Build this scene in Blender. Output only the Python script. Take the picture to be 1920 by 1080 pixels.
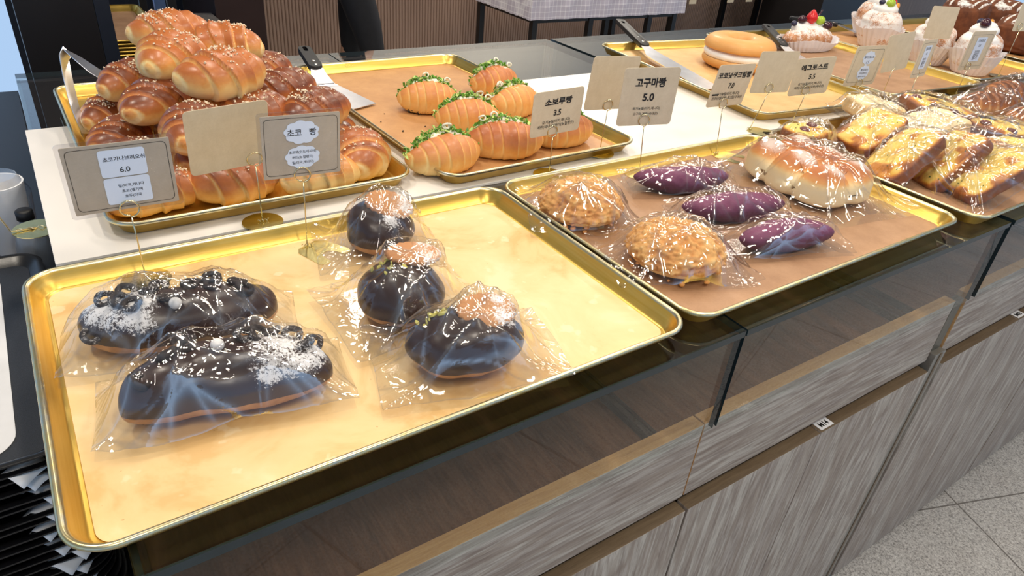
import bpy, math, random
import numpy as np
from mathutils import Matrix, Vector
PI = math.pi
for o in list(bpy.data.objects): bpy.data.objects.remove(o, do_unlink=True)
SC = bpy.context.scene
COL = SC.collection

# ------------------------------------------------------------------ camera
def look_matrix(p, t, roll):
    p = np.array(p, float); f = np.array(t, float)-p; f /= np.linalg.norm(f)
    r = np.cross(f, [0, 0, 1]); r /= np.linalg.norm(r); u = np.cross(r, f)
    c, s = math.cos(roll), math.sin(roll)
    R, U = c*r+s*u, -s*r+c*u
    return Matrix(((R[0], U[0], -f[0], p[0]), (R[1], U[1], -f[1], p[1]), (R[2], U[2], -f[2], p[2]), (0, 0, 0, 1)))
cd = bpy.data.cameras.new('camera'); cam = bpy.data.objects.new('camera', cd); COL.objects.link(cam)
cam.matrix_world = look_matrix((0.0578, -0.3827, 0.4371), (0.4585, 0.1541, 0.0220), 0.09643)
cd.sensor_width = 36; cd.lens = 1292.95/1920*36; cd.clip_start = 0.02; cd.clip_end = 60
SC.camera = cam
# ------------------------------------------------------------------ world, lamps, exposure
SC.view_settings.view_transform = 'Standard'; SC.view_settings.look = 'None'
SC.view_settings.gamma = 1; SC.view_settings.exposure = 0.0; SC.view_settings.use_curve_mapping = False
SC.cycles.transparent_max_bounces = 24
w = bpy.data.worlds.new('daylight'); SC.world = w; w.use_nodes = True
bg = w.node_tree.nodes['Background']; bg.inputs[0].default_value = (0.46, 0.66, 0.95, 1); bg.inputs[1].default_value = 0.95
def area(name, loc, sx, sy, power, col, rot=(0, 0, 0)):
    l = bpy.data.lights.new(name, 'AREA'); l.shape = 'RECTANGLE'; l.size = sx; l.size_y = sy
    l.energy = power; l.color = col
    o = bpy.data.objects.new(name, l); COL.objects.link(o); o.location = loc; o.rotation_euler = rot
    return o
WARM = (1.0, 0.90, 0.76)
LAMPS = [(-0.35, 0.75, 1), (0.55, 0.95, 0), (1.35, 0.15, 0), (1.9, 1.0, 0), (0.5, -0.75, 0), (2.8, 0.3, 0), (1.6, -1.0, 0), (3.9, 2.3, 0), (1.3, 2.6, 0), (-0.3, -1.0, 0), (2.9, -1.1, 0), (3.2, 3.2, 0), (0.9, 3.9, 0)]  # extra front and rear lamps added to brighten drawers and back wall
for i, (x, y, k) in enumerate(LAMPS):
    area('ceiling_and_fill_light', (x, y, 1.70), 0.11, 0.75 if i % 2 else 0.4, 10.5 if y < 2.9 else 50, WARM)

# ------------------------------------------------------------------ noise helpers
def _h(ix, iy, iz, s):
    n = (ix*374761393+iy*668265263+iz*2147483647+s*974711) & 0xffffffff
    n = ((n ^ (n >> 13))*1274126177) & 0xffffffff
    n = n ^ (n >> 16)
    return (n & 0xffff)/65535.0
def vn(P, sc, seed=0):
    P = np.asarray(P, float)*sc
    if P.shape[1] == 2: P = np.c_[P, np.zeros(len(P))]
    I = np.floor(P).astype(np.int64); f = P-I; f = f*f*(3-2*f); r = 0
    for a in (0, 1):
        for b in (0, 1):
            for c in (0, 1):
                wgt = (f[:, 0] if a else 1-f[:, 0])*(f[:, 1] if b else 1-f[:, 1])*(f[:, 2] if c else 1-f[:, 2])
                r = r+wgt*_h(I[:, 0]+a+999, I[:, 1]+b+999, I[:, 2]+c+999, seed)
    return r
def ridge(P, sc, seed=0): return 1-np.abs(2*vn(P, sc, seed)-1)
def smooth(a, b, x):
    t = np.clip((x-a)/(b-a), 0, 1); return t*t*(3-2*t)

# ------------------------------------------------------------------ object helpers
def mesh(name, V, F, mats, parent=None, sm=True, attrs=None, mi=None, angle=None):
    me = bpy.data.meshes.new(name)
    V = np.asarray(V, float)
    me.from_pydata(V.tolist(), [], [list(map(int, f)) for f in F]); me.validate()
    if not isinstance(mats, (list, tuple)): mats = [mats]
    for m in mats: me.materials.append(m)
    if mi is not None: me.polygons.foreach_set('material_index', np.asarray(mi, np.int32)[:len(me.polygons)])
    me.polygons.foreach_set('use_smooth', np.full(len(me.polygons), bool(sm)))
    if attrs:
        for k, a in attrs.items():
            at = me.attributes.new(k, 'FLOAT', 'POINT'); at.data.foreach_set('value', np.asarray(a, np.float32))
    if sm and angle: me.set_sharp_from_angle(angle=angle)
    me.update()
    o = bpy.data.objects.new(name, me); COL.objects.link(o)
    if parent: o.parent = parent
    return o
def thing(name, label, cat, loc=(0, 0, 0), rot=(0, 0, 0), group=None):
    o = bpy.data.objects.new(name, None); COL.objects.link(o); o.empty_display_size = .02
    o.location = loc; o.rotation_euler = rot if not isinstance(rot, (int, float)) else (0, 0, rot)
    return tag(o, label, cat, group)
def tag(o, label, cat, group=None, kind=None):
    o['label'] = label; o['category'] = cat
    if group: o['group'] = group
    if kind: o['kind'] = kind
    return o
def struct(o): o['kind'] = 'structure'; return o
def join(parts):
    V = []; F = []; n = 0
    for v, f in parts:
        V.append(np.asarray(v, float)); F += [[i+n for i in q] for q in f]; n += len(v)
    return np.vstack(V), F
def box(x0, x1, y0, y1, z0, z1):
    V = [(x, y, z) for z in (z0, z1) for y in (y0, y1) for x in (x0, x1)]
    return V, [(0, 2, 3, 1), (4, 5, 7, 6), (0, 1, 5, 4), (2, 6, 7, 3), (0, 4, 6, 2), (1, 3, 7, 5)]
def bevel(o, wdt=.001, seg=2):
    m = o.modifiers.new('bevel', 'BEVEL'); m.width = wdt; m.segments = seg; m.limit_method = 'ANGLE'; return o
def boxo(name, b, mat, parent=None, bv=.001):
    o = mesh(name, *box(*b), mat, parent, sm=False)
    if bv: bevel(o, bv)
    return o
def rr(W, D, r, n=8, z=0.0, cx=0, cy=0):
    P = []
    for k, (sx, sy) in enumerate(((1, 1), (-1, 1), (-1, -1), (1, -1))):
        for i in range(n+1):
            a = k*PI/2+i/n*PI/2
            P.append((cx+sx*(W/2-r)+r*math.cos(a), cy+sy*(D/2-r)+r*math.sin(a), z))
    return P
def loft(loops, cap0=True, cap1=True):
    n = len(loops[0]); V = [p for l in loops for p in l]; F = []
    for k in range(len(loops)-1):
        for i in range(n):
            j = (i+1) % n; F.append((k*n+i, k*n+j, (k+1)*n+j, (k+1)*n+i))
    if cap0: F.append(tuple(reversed(range(n))))
    if cap1: F.append(tuple(range((len(loops)-1)*n, len(loops)*n)))
    return V, F
def slab(W, D, r, h, z=0, n=8): return loft([rr(W, D, r, n, z), rr(W, D, r, n, z+h)])
def tube(path, r, n=8, closed=False):
    path = [Vector([float(q) for q in p]) for p in path]; L = []; m = len(path); up = None
    rs = [float(q) for q in (r if isinstance(r, (list, tuple)) else [r]*m)]
    for i, p in enumerate(path):
        a = path[(i-1) % m] if (closed or i > 0) else p; b = path[(i+1) % m] if (closed or i < m-1) else p
        t = (b-a).normalized()
        if up is None: up = Vector((0, 0, 1)) if abs(t.z) < .9 else Vector((1, 0, 0))
        u = (up-t*up.dot(t)).normalized(); v = t.cross(u); up = u
        L.append([tuple(p+rs[i]*(math.cos(k*2*PI/n)*u+math.sin(k*2*PI/n)*v)) for k in range(n)])
    if closed:
        V, F = loft(L, False, False)
        for k in range(n):
            j = (k+1) % n; F.append(((m-1)*n+k, (m-1)*n+j, j, k))
        return V, F
    return loft(L)
def sph(nu=40, nv=28):
    """unit sphere, poles on z; returns V,F"""
    V = [(0, 0, -1)]
    for j in range(1, nv):
        ph = -PI/2+PI*j/nv
        for i in range(nu):
            a = 2*PI*i/nu; V.append((math.cos(ph)*math.cos(a), math.cos(ph)*math.sin(a), math.sin(ph)))
    V.append((0, 0, 1)); F = []
    for i in range(nu): F.append((0, 1+(i+1) % nu, 1+i))
    for j in range(nv-2):
        for i in range(nu):
            a = 1+j*nu+i; b = 1+j*nu+(i+1) % nu; F.append((a, b, b+nu, a+nu))
    t = len(V)-1; s = 1+(nv-2)*nu
    for i in range(nu): F.append((s+i, s+(i+1) % nu, t))
    return np.array(V), F
def spow(x, e): return np.sign(x)*np.abs(x)**e
def cubes(P, N, s, rng):
    """small tumbled grains on points P"""
    parts = []
    for p, n in zip(P, N):
        k = s*rng.uniform(.6, 1.35); a = rng.uniform(-1, 1, (3, 3)); q, _ = np.linalg.qr(a)
        v = np.array(box(-.5, .5, -.5, .5, -.5, .5)[0])*k*np.array([1, rng.uniform(.6, 1), rng.uniform(.6, 1)])
        parts.append((v@q+p+np.array(n)*k*.25, box(0, 1, 0, 1, 0, 1)[1]))
    return join(parts)
def vnormals(V, F):
    V = np.asarray(V); N = np.zeros_like(V)
    for q in F:
        n = np.cross(V[q[1]]-V[q[0]], V[q[2]]-V[q[0]])
        for i in q: N[i] += n
    return N/(np.linalg.norm(N, axis=1)[:, None]+1e-12)

# ------------------------------------------------------------------ materials
class NT:
    def __init__(s, name):
        s.m = bpy.data.materials.new(name); s.m.use_nodes = True; s.t = s.m.node_tree
        s.b = s.t.nodes['Principled BSDF']; s.out = s.t.nodes['Material Output']; s._tc = None
    def n(s, ty, **kw):
        x = s.t.nodes.new(ty)
        for k, v in kw.items():
            if k.startswith('i_'): x.inputs[k[2:].replace('_', ' ')].default_value = v
            else: setattr(x, k, v)
        return x
    def l(s, a, b): s.t.links.new(a, b)
    def co(s, scale=(1, 1, 1), rot=(0, 0, 0)):
        if not s._tc: s._tc = s.n('ShaderNodeTexCoord')
        mp = s.n('ShaderNodeMapping'); mp.inputs['Scale'].default_value = scale; mp.inputs['Rotation'].default_value = rot
        s.l(s._tc.outputs['Object'], mp.inputs[0]); return mp.outputs[0]
    def noise(s, sc, detail=4, scale=(1, 1, 1), rough=.55, dist=0, rot=(0, 0, 0)):
        x = s.n('ShaderNodeTexNoise'); x.inputs['Scale'].default_value = sc; x.inputs['Detail'].default_value = detail
        x.inputs['Roughness'].default_value = rough; x.inputs['Distortion'].default_value = dist
        s.l(s.co(scale, rot), x.inputs['Vector']); return x.outputs['Fac']
    def ramp(s, fac, stops, interp='LINEAR'):
        r = s.n('ShaderNodeValToRGB'); r.color_ramp.interpolation = interp; e = r.color_ramp.elements
        while len(e) < len(stops): e.new(.5)
        for k, (p, c) in enumerate(stops):
            e[k].position = p; e[k].color = (c[0], c[1], c[2], 1) if not isinstance(c, (int, float)) else (c, c, c, 1)
        s.l(fac, r.inputs[0]); return r.outputs[0]
    def math(s, op, a, b=0.0, clamp=False):
        x = s.n('ShaderNodeMath', operation=op); x.use_clamp = clamp
        for i, v in enumerate((a, b)):
            if isinstance(v, (int, float)): x.inputs[i].default_value = v
            else: s.l(v, x.inputs[i])
        return x.outputs[0]
    def mix(s, fac, a, b, mode='MIX'):
        x = s.n('ShaderNodeMix', data_type='RGBA', blend_type=mode)
        for i, v in ((0, fac), (6, a), (7, b)):
            if isinstance(v, (int, float)): x.inputs[i].default_value = v
            elif isinstance(v, tuple): x.inputs[i].default_value = (*v, 1)
            else: s.l(v, x.inputs[i])
        return x.outputs[2]
    def attr(s, name): return s.n('ShaderNodeAttribute', attribute_name=name).outputs['Fac']
    def bump(s, h, st=.3, dist=.002, to=None):
        x = s.n('ShaderNodeBump'); x.inputs['Strength'].default_value = st; x.inputs['Distance'].default_value = dist
        s.l(h, x.inputs['Height']); s.l(x.outputs[0], (to or s.b).inputs['Normal']); return x.outputs[0]
    def set(s, col=None, rough=None, metal=None, **kw):
        if col is not None:
            if isinstance(col, tuple): s.b.inputs['Base Color'].default_value = (*col, 1)
            else: s.l(col, s.b.inputs['Base Color'])
        for k, v in (('Roughness', rough), ('Metallic', metal)):
            if v is None: continue
            if isinstance(v, (int, float)): s.b.inputs[k].default_value = v
            else: s.l(v, s.b.inputs[k])
        for k, v in kw.items(): s.b.inputs[k.replace('_', ' ')].default_value = v
        return s.m
def srgb(r, g, b):
    f = lambda c: (c/255/12.92) if c/255 <= .04045 else ((c/255+.055)/1.055)**2.4
    return (f(r), f(g), f(b))
def plain(name, col, rough=.5, metal=0, var=.12, sc=30, bump=0, bs=200, **kw):
    t = NT(name)
    c = t.ramp(t.noise(sc), [(.3, tuple(x*(1-var) for x in col)), (.7, tuple(min(1, x*(1+var)) for x in col))])
    if bump: t.bump(t.noise(bs, 3), bump, .0006)
    return t.set(c, rough, metal, **kw)

def m_gold():
    t = NT('gold_anodised')
    a = t.noise(9, 3, (1, 1, 30)); c = t.ramp(a, [(.25, srgb(212, 172, 74)), (.75, srgb(226, 194, 108))])
    t.bump(t.noise(60, 2, (1, 1, 18)), .06, .0006)
    return t.set(c, t.ramp(t.noise(14, 4), [(.3, .27), (.7, .40)]), .88)
GOLD = m_gold()
def m_rim():
    t = NT('worn_rim')
    c = t.ramp(t.noise(45, 5, rough=.7), [(.3, srgb(222, 198, 126)), (.5, srgb(214, 204, 166)), (.7, srgb(190, 192, 188))])
    t.bump(t.noise(160, 3), .12, .0006)
    return t.set(c, .3, 1.0)
RIM = m_rim()
def m_cream():
    t = NT('cream_worn_liner')
    n1 = t.noise(9, 5, rough=.6, dist=.6); n2 = t.noise(30, 3); n3 = t.noise(140, 2)
    c = t.ramp(n1, [(.38, srgb(222, 182, 122)), (.46, srgb(232, 198, 142)), (.57, srgb(236, 205, 152)), (.66, srgb(241, 215, 170))])
    c = t.mix(t.ramp(n2, [(.62, 0.0), (.66, .55)]), c, srgb(244, 224, 184))
    c = t.mix(t.ramp(n3, [(.73, 0.0), (.76, .5)]), c, srgb(160, 112, 50))
    t.bump(n2, .1, .0006)
    return t.set(c, .42, 0)
CREAM = m_cream()
def m_paper(name, a, b, c_):
    t = NT(name); n = t.noise(14, 5, rough=.65); n2 = t.noise(500, 2)
    c = t.ramp(n, [(.3, a), (.55, b), (.75, c_)]); c = t.mix(.15, c, t.ramp(n2, [(.3, a), (.7, c_)]))
    t.bump(t.noise(5, 4, dist=1.2), .35, .003)
    return t.set(c, .5, 0)
TANP = m_paper('tan_baking_paper', srgb(176, 126, 78), srgb(196, 146, 94), srgb(208, 160, 108))
TANL = m_paper('light_tan_baking_paper', srgb(206, 160, 100), srgb(222, 180, 122), srgb(230, 194, 140))
BRNP = m_paper('brown_baking_paper', srgb(150, 112, 82), srgb(172, 134, 102), srgb(186, 148, 116))

def crust(name, stops, rough=(.28, .45), coat=.25, nz=.22, bump=.25, bs=90, sss=.05):
    t = NT(name); a = t.attr('bake'); n = t.noise(28, 5, rough=.6); n2 = t.noise(180, 3)
    f = t.math('ADD', a, t.math('MULTIPLY', t.math('SUBTRACT', n, .5), nz*2)); f = t.math('ADD', f, t.math('MULTIPLY', t.math('SUBTRACT', n2, .5), nz*.8), True)
    c = t.ramp(f, stops)
    t.bump(t.noise(bs, 4), bump, .0012)
    t.l(t.ramp(f, [(0, rough[1]+.1), (1, rough[0])]), t.b.inputs['Roughness'])
    m = t.set(c, None, 0, Coat_Weight=coat, Coat_Roughness=.2)
    t.b.inputs['Subsurface Weight'].default_value = sss; t.b.inputs['Subsurface Scale'].default_value = .006
    return m
C_ROLL = crust('glossy_roll_crust', [(0, srgb(244, 214, 154)), (.25, srgb(232, 178, 102)), (.5, srgb(202, 126, 62)), (.78, srgb(164, 90, 44)), (1, srgb(114, 58, 32))], (.34, .5), coat=.18)
C_ROLLP = crust('pale_roll_crust', [(0, srgb(246, 220, 160)), (.38, srgb(240, 202, 130)), (.66, srgb(220, 152, 76)), (1, srgb(180, 102, 48))], (.36, .5), coat=.15)
C_SCAL = crust('golden_roll_crust', [(0, srgb(246, 212, 142)), (.35, srgb(233, 172, 92)), (.65, srgb(212, 138, 78)), (1, srgb(178, 100, 52))], (.4, .5), coat=.1)
C_SOB = crust('streusel_crust', [(0, srgb(238, 208, 150)), (.3, srgb(228, 174, 104)), (.6, srgb(212, 148, 80)), (1, srgb(172, 104, 52))], (.6, .7), 0, .3, .8, 160)
C_MILK = crust('milk_bread_crust', [(0, srgb(244, 226, 186)), (.3, srgb(238, 204, 146)), (.6, srgb(226, 160, 90)), (1, srgb(196, 112, 52))], (.4, .55), .1)
C_TOAST = crust('cheese_toast', [(0, srgb(248, 222, 126)), (.3, srgb(244, 200, 92)), (.5, srgb(222, 150, 60)), (.72, srgb(168, 98, 48)), (1, srgb(112, 62, 34))], (.4, .6), .15, .22, .5, 120)
C_DONUT = crust('bagel_crust', [(0, srgb(232, 186, 120)), (.4, srgb(222, 166, 96)), (.8, srgb(206, 146, 76)), (1, srgb(150, 92, 44))], (.45, .6), .1, .15, .3, 60)
C_CROIS = crust('flaky_crust', [(0, srgb(236, 196, 140)), (.4, srgb(206, 142, 84)), (.75, srgb(160, 96, 52)), (1, srgb(106, 60, 34))], (.4, .6), .2, .3, .6, 120)
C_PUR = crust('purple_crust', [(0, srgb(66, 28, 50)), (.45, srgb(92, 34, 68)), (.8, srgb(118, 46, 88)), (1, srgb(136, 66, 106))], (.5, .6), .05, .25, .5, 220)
def m_choc():
    t = NT('dark_chocolate'); a = t.attr('sugar'); bb = t.attr('bake')
    n = t.noise(420, 4, rough=.8); n1 = t.noise(55, 4, rough=.7)
    base = t.ramp(t.noise(20), [(.3, srgb(44, 27, 24)), (.7, srgb(64, 42, 36))])
    crumb = t.ramp(t.noise(60, 4), [(.3, srgb(150, 104, 64)), (.7, srgb(188, 140, 92))])
    base = t.mix(t.ramp(t.math('ADD', bb, t.math('MULTIPLY', t.math('SUBTRACT', n1, .5), .5)), [(.48, 0.0), (.54, 1.0)]), base, crumb)
    s = t.math('ADD', a, t.math('ADD', t.math('MULTIPLY', t.math('SUBTRACT', n, .5), 1.5), t.math('MULTIPLY', t.math('SUBTRACT', n1, .5), .9)))
    sf = t.ramp(s, [(.52, 0.0), (.62, 1.0)])
    c = t.mix(sf, base, srgb(238, 236, 236))
    t.bump(t.noise(24, 3, dist=.8), .3, .002)
    t.l(t.ramp(sf, [(0, .33), (1, .85)]), t.b.inputs['Roughness'])
    return t.set(c, None, 0, Coat_Weight=.12, Coat_Roughness=.15)
CHOC = m_choc()
def m_dusted(name, base1, base2, rough=.6):
    t = NT(name); a = t.attr('sugar'); n = t.noise(520, 4, rough=.8); n1 = t.noise(70, 3)
    base = t.ramp(t.noise(40, 4), [(.3, base1), (.7, base2)])
    s = t.math('ADD', a, t.math('ADD', t.math('MULTIPLY', t.math('SUBTRACT', n, .5), 1.5), t.math('MULTIPLY', t.math('SUBTRACT', n1, .5), .8)))
    c = t.mix(t.ramp(s, [(.5, 0.0), (.64, 1.0)]), base, srgb(240, 236, 232))
    t.bump(n1, .3, .001)
    return t.set(c, rough)
BISC = m_dusted('sugared_biscuit', srgb(196, 134, 82), srgb(214, 156, 102))
OREO = m_dusted('dusted_cocoa_ring', srgb(32, 24, 24), srgb(52, 42, 40), .7)
MILKS = m_dusted('sugared_milk_bread', srgb(206, 132, 66), srgb(228, 164, 92), .5)
DUSTC = m_dusted('dusted_croissant', srgb(170, 108, 66), srgb(206, 148, 100), .6)
CHOCP = m_dusted('dusted_cocoa_pastry', srgb(84, 46, 28), srgb(122, 70, 40), .85)
CANDY = plain('white_candy', srgb(245, 244, 242), .35)
GRAIN = plain('coarse_sugar', srgb(236, 216, 186), .25, sc=300)
CREAMW = plain('whipped_cream', srgb(246, 244, 240), .45, sc=20, bump=.1)
MAYO = plain('cream_filling', srgb(242, 238, 216), .3, sc=60)
GREEN = plain('green_scallion', srgb(96, 150, 44), .4, var=.45, sc=160)
GREENL = plain('pale_scallion', srgb(190, 212, 120), .4, var=.25, sc=160)
PIST = plain('pistachio', srgb(198, 190, 96), .5, var=.25, sc=200)
SESAME = plain('black_sesame', srgb(26, 24, 24), .5)
SAUS = plain('sausage', srgb(112, 56, 58), .3, var=.2, sc=80)
HERB = plain('green_herb', srgb(70, 100, 40), .6)
STRAW = plain('strawberry', srgb(206, 34, 36), .25, var=.2, sc=120)
GRAPE = plain('green_grape', srgb(160, 190, 60), .2)
BLUEB = plain('blueberry', srgb(40, 40, 70), .35)
CHERRY = plain('dark_cherry', srgb(58, 20, 34), .15)
ORANGE = plain('orange_slice', srgb(240, 160, 40), .3)
PAPERW = plain('white_paper', srgb(236, 236, 238), .6, var=.03)
CUPP = plain('pale_baking_cup', srgb(236, 232, 234), .55, var=.05)
def m_kraft(name, a, b):
    t = NT(name); n = t.noise(55, 5, rough=.7); n2 = t.noise(900, 3, rough=.8)
    c = t.mix(.35, t.ramp(n, [(.3, a), (.7, b)]), t.ramp(n2, [(.3, a), (.7, b)])); t.bump(n2, .1, .0003)
    return t.set(c, .55, 0)
KRAFT = m_kraft('kraft_card', srgb(202, 186, 156), srgb(220, 206, 178))
KRAFTG = m_kraft('grey_kraft_card', srgb(186, 174, 154), srgb(204, 192, 172))
INK = plain('black_ink', srgb(24, 23, 23), .6, var=.05)
STICK = plain('white_sticker', srgb(214, 226, 244), .4, var=.02)
CHROME = plain('chrome', srgb(220, 216, 206), .12, 1, var=.04)
BRASS = plain('brass_wire', srgb(222, 212, 176), .2, 1, var=.05)
BRASSP = plain('brass_plate', srgb(216, 202, 140), .22, 1, var=.08, sc=60, bump=.15, bs=120)
STEEL = plain('steel', srgb(216, 216, 220), .3, 1, var=.08, sc=40)
BLKPL = plain('black_plastic', srgb(18, 18, 21), .5, var=.15)
BLKTR = plain('black_tray', srgb(16, 16, 19), .3, var=.2, sc=90, bump=.1, bs=500)
BLKTT = plain('textured_black_tray_top', srgb(38, 42, 50), .5, var=.4, sc=900, bump=.4, bs=900)
BLKMT = plain('black_metal', srgb(18, 18, 19), .4, var=.1)
DARK = plain('dark_panel', srgb(20, 17, 18), .4, var=.2, sc=4)
NAVY = plain('navy_panel', srgb(18, 24, 36), .45, var=.2, sc=5)
BRNW = plain('dark_brown_panel', srgb(50, 34, 32), .4, var=.15, sc=5)
GREYC = plain('grey_fabric', srgb(96, 92, 90), .8, var=.2, sc=60)
WHITEB = plain('white_board', srgb(232, 228, 222), .32, var=.02, sc=8)
WALLP = plain('wall_paint', srgb(226, 222, 214), .8, var=.03)
CEIL = plain('ceiling_paint', srgb(206, 200, 192), .8, var=.03)
def film(name, refl=1.5, rough=.06, tint=(.97, .98, 1), bump=.0, bs=60, base=.02, fold=0):
    t = NT(name); t.t.nodes.remove(t.b)
    tr = t.n('ShaderNodeBsdfTransparent'); tr.inputs[0].default_value = (*tint, 1)
    gl = t.n('ShaderNodeBsdfGlossy'); gl.inputs['Roughness'].default_value = rough
    lw = t.n('ShaderNodeLayerWeight'); lw.inputs['Blend'].default_value = .5
    if bump:
        nb = t.bump(t.noise(bs, 3, dist=1.5), bump, .004, gl); t.l(nb, lw.inputs['Normal'])
    f = t.math('ADD', t.math('MULTIPLY', t.math('POWER', lw.outputs['Facing'], 4.0), refl), base, True)
    if fold: f = t.math('ADD', f, t.math('MULTIPLY', t.attr('fold'), fold), True)
    mx = t.n('ShaderNodeMixShader'); t.l(f, mx.inputs[0]); t.l(tr.outputs[0], mx.inputs[1]); t.l(gl.outputs[0], mx.inputs[2])
    t.l(mx.outputs[0], t.out.inputs[0]); return t.m
CELLO = film('cellophane', .95, .05, (.985, .988, .992), .10, 45, .07, .4)
LAMI = film('laminate', .6, .18, (.93, .93, .95), 0, 60, .06)
GLASS = film('counter_glass', 1.0, .012, (.93, .96, .94), 0, 60, .055)
GLASSF = film('front_glass', .7, .012, (.96, .98, .97), 0, 60, .03)
GEDGE = plain('glass_edge', srgb(34, 46, 50), .12, var=.2, sc=20)
def m_greywood(name, rot, s=1.0):
    t = NT(name)
    w1 = t.noise(3.2, 6, (1, 1, 1), .6, 1.4, rot) if False else None
    n = t.noise(5*s, 5, rot, .62, 1.1); n2 = t.noise(46*s, 4, rot, .6, .4)
    c = t.ramp(n, [(.28, srgb(122, 106, 96)), (.40, srgb(176, 164, 152)), (.48, srgb(150, 134, 120)), (.58, srgb(190, 180, 166)), (.66, srgb(160, 146, 134)), (.76, srgb(134, 116, 104))])
    c = t.mix(t.ramp(n2, [(.35, .65), (.58, 0.0)]), c, srgb(108, 90, 80))
    t.bump(n2, .05, .0005)
    return t.set(c, .42)
GW_H = m_greywood('grey_oak_drawer', (.35, 3, 5)); GW_V = m_greywood('grey_oak_door', (4.2, 4.2, .35))
def m_wood(name, a, b, c_, sc, rough=.4):
    t = NT(name); n = t.noise(6, 5, sc, .6, .8); n2 = t.noise(60, 4, sc, .6, .3)
    c = t.mix(.4, t.ramp(n, [(.3, a), (.5, b), (.7, c_)]), t.ramp(n2, [(.35, a), (.65, c_)]))
    return t.set(c, rough)
TANE = m_wood('tan_board_edge', srgb(176, 130, 84), srgb(196, 150, 100), srgb(210, 168, 116), (1, 20, 20))
BRE = m_wood('brown_board_edge', srgb(92, 76, 58), srgb(110, 92, 70), srgb(126, 108, 86), (1, 20, 20))
INW = m_wood('brown_inner_board', srgb(84, 52, 36), srgb(106, 68, 46), srgb(126, 84, 58), (4, .5, 4), .35)
BACKW = m_wood('brown_wall_board', srgb(112, 86, 66), srgb(130, 100, 78), srgb(146, 116, 92), (6, 6, .4), .5)
def m_granite():
    t = NT('granite_floor'); n = t.noise(190, 3, rough=.8); n2 = t.noise(420, 2); n3 = t.noise(12, 3)
    c = t.ramp(n, [(.36, srgb(96, 92, 90)), (.45, srgb(168, 164, 158)), (.56, srgb(196, 192, 186)), (.68, srgb(222, 218, 212))])
    c = t.mix(t.ramp(n2, [(.33, 1.0), (.38, 0.0)]), c, srgb(66, 62, 62)); c = t.mix(.2, c, t.ramp(n3, [(.3, srgb(180, 172, 166)), (.7, srgb(210, 208, 204))]))
    br = t.n('ShaderNodeTexBrick'); br.inputs['Scale'].default_value = 1.0; br.offset = 0
    for k, v in (('Mortar Size', .0022), ('Brick Width', .6), ('Row Height', .6), ('Mortar Smooth', .1)): br.inputs[k].default_value = v
    t.l(t.co(rot=(0, 0, .35)), br.inputs['Vector'])
    c = t.mix(br.outputs['Fac'], c, srgb(110, 104, 98))
    return t.set(c, .38)
GRAN = m_granite()
def m_ribs():
    t = NT('ribbed_wall'); t.bump(t.noise(40, 3, (1, 1, .1)), .1, .001)
    return t.set(t.ramp(t.noise(3, 4, (1, 1, .3)), [(.3, srgb(134, 112, 100)), (.7, srgb(152, 128, 114))]), .5)
RIBS = m_ribs()
def m_cloth():
    t = NT('gingham_cloth')
    def lines(ax, per, wd):
        sx = t.n('ShaderNodeSeparateXYZ'); t.l(t.co(), sx.inputs[0])
        return t.math('LESS_THAN', t.math('FRACT', t.math('MULTIPLY', sx.outputs[ax], 1/per)), wd)
    a = lines(0, .03, .18); b = lines(1, .03, .18); c = lines(2, .03, .18)
    f = t.math('MULTIPLY', t.math('ADD', t.math('ADD', a, b), c), .5, True)
    return t.set(t.mix(f, srgb(196, 190, 204), srgb(236, 234, 240)), .8)
CLOTH = m_cloth()

# ------------------------------------------------------------------ structure
FZ = -0.965
fl = struct(mesh('floor', *box(-4, 9, -4, 4.2, FZ-.05, FZ), GRAN, sm=False))
ce = struct(mesh('ceiling', *box(-4, 9, -4, 4.2, 1.75, 1.8), CEIL, sm=False))
def ribs(x0, x1, y, z0, z1, pitch=.021):
    n = int((x1-x0)/pitch); pts = []
    for i in range(n):
        x = x0+i*pitch
        for k in range(5):
            a = PI*k/4; pts.append((x+pitch*.1+pitch*.4*(1-math.cos(a)), y-.007*math.sin(a)))
    pts.append((x0+n*pitch, y)); m = len(pts)
    V = [(a, b, z0) for a, b in pts]+[(a, b, z1) for a, b in pts]+[(x0, y+.08, z0), (x1, y+.08, z0), (x0, y+.08, z1), (x1, y+.08, z1)]
    F = [(i, i+1, m+i+1, m+i) for i in range(m-1)]
    F += [(2*m+1, 2*m, 2*m+2, 2*m+3), (0, m, 2*m+2, 2*m), (m-1, 2*m+1, 2*m+3, 2*m-1)]
    return V, F
struct(boxo('wall_back', (.05, 9.0, 4.60, 4.68, FZ, 1.75), WALLP, bv=0))
sc_ = thing('service_counter', 'long service counter faced with brown ribbed panels behind the display', 'counter', (3.8, 3.9, FZ))
V, F = ribs(-2.78, 2.8, 0, 0, 1.10); mesh('ribbed_front', V, F, RIBS, sc_, sm=True, angle=.7)
boxo('counter_body', (-2.78, 2.8, .081, .55, 0, 1.10), BRNW, sc_, bv=0); boxo('counter_top', (-2.80, 2.82, -.03, .57, 1.101, 1.13), WHITEB, sc_)
struct(boxo('wall_right', (6.62, 9.0, 3.3, 3.4, FZ, 1.75), BACKW, bv=0))
struct(boxo('trim_1', (.80, 1.01, 2.95, 3.95, FZ, 1.75), BRNW))
struct(boxo('wall_left', (.05, .79, 3.6, 3.7, FZ, 1.75), NAVY, bv=0))
# ceiling lamps (the housings of the lights above, the added ones too)
for i, (x, y, k) in enumerate(LAMPS):
    L = .75 if i % 2 else .4
    o = mesh('ceiling_and_fill_lamp', *loft([rr(.15, L+.04, .01, 3, 1.71), rr(.15, L+.04, .01, 3, 1.7495)]), PAPERW, sm=False); o.location = (x, y, 0)
    tag(o, 'white recessed linear ceiling lamp, in a set with some added as fill', 'ceiling lamp', 'linear lamps on the ceiling')

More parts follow.
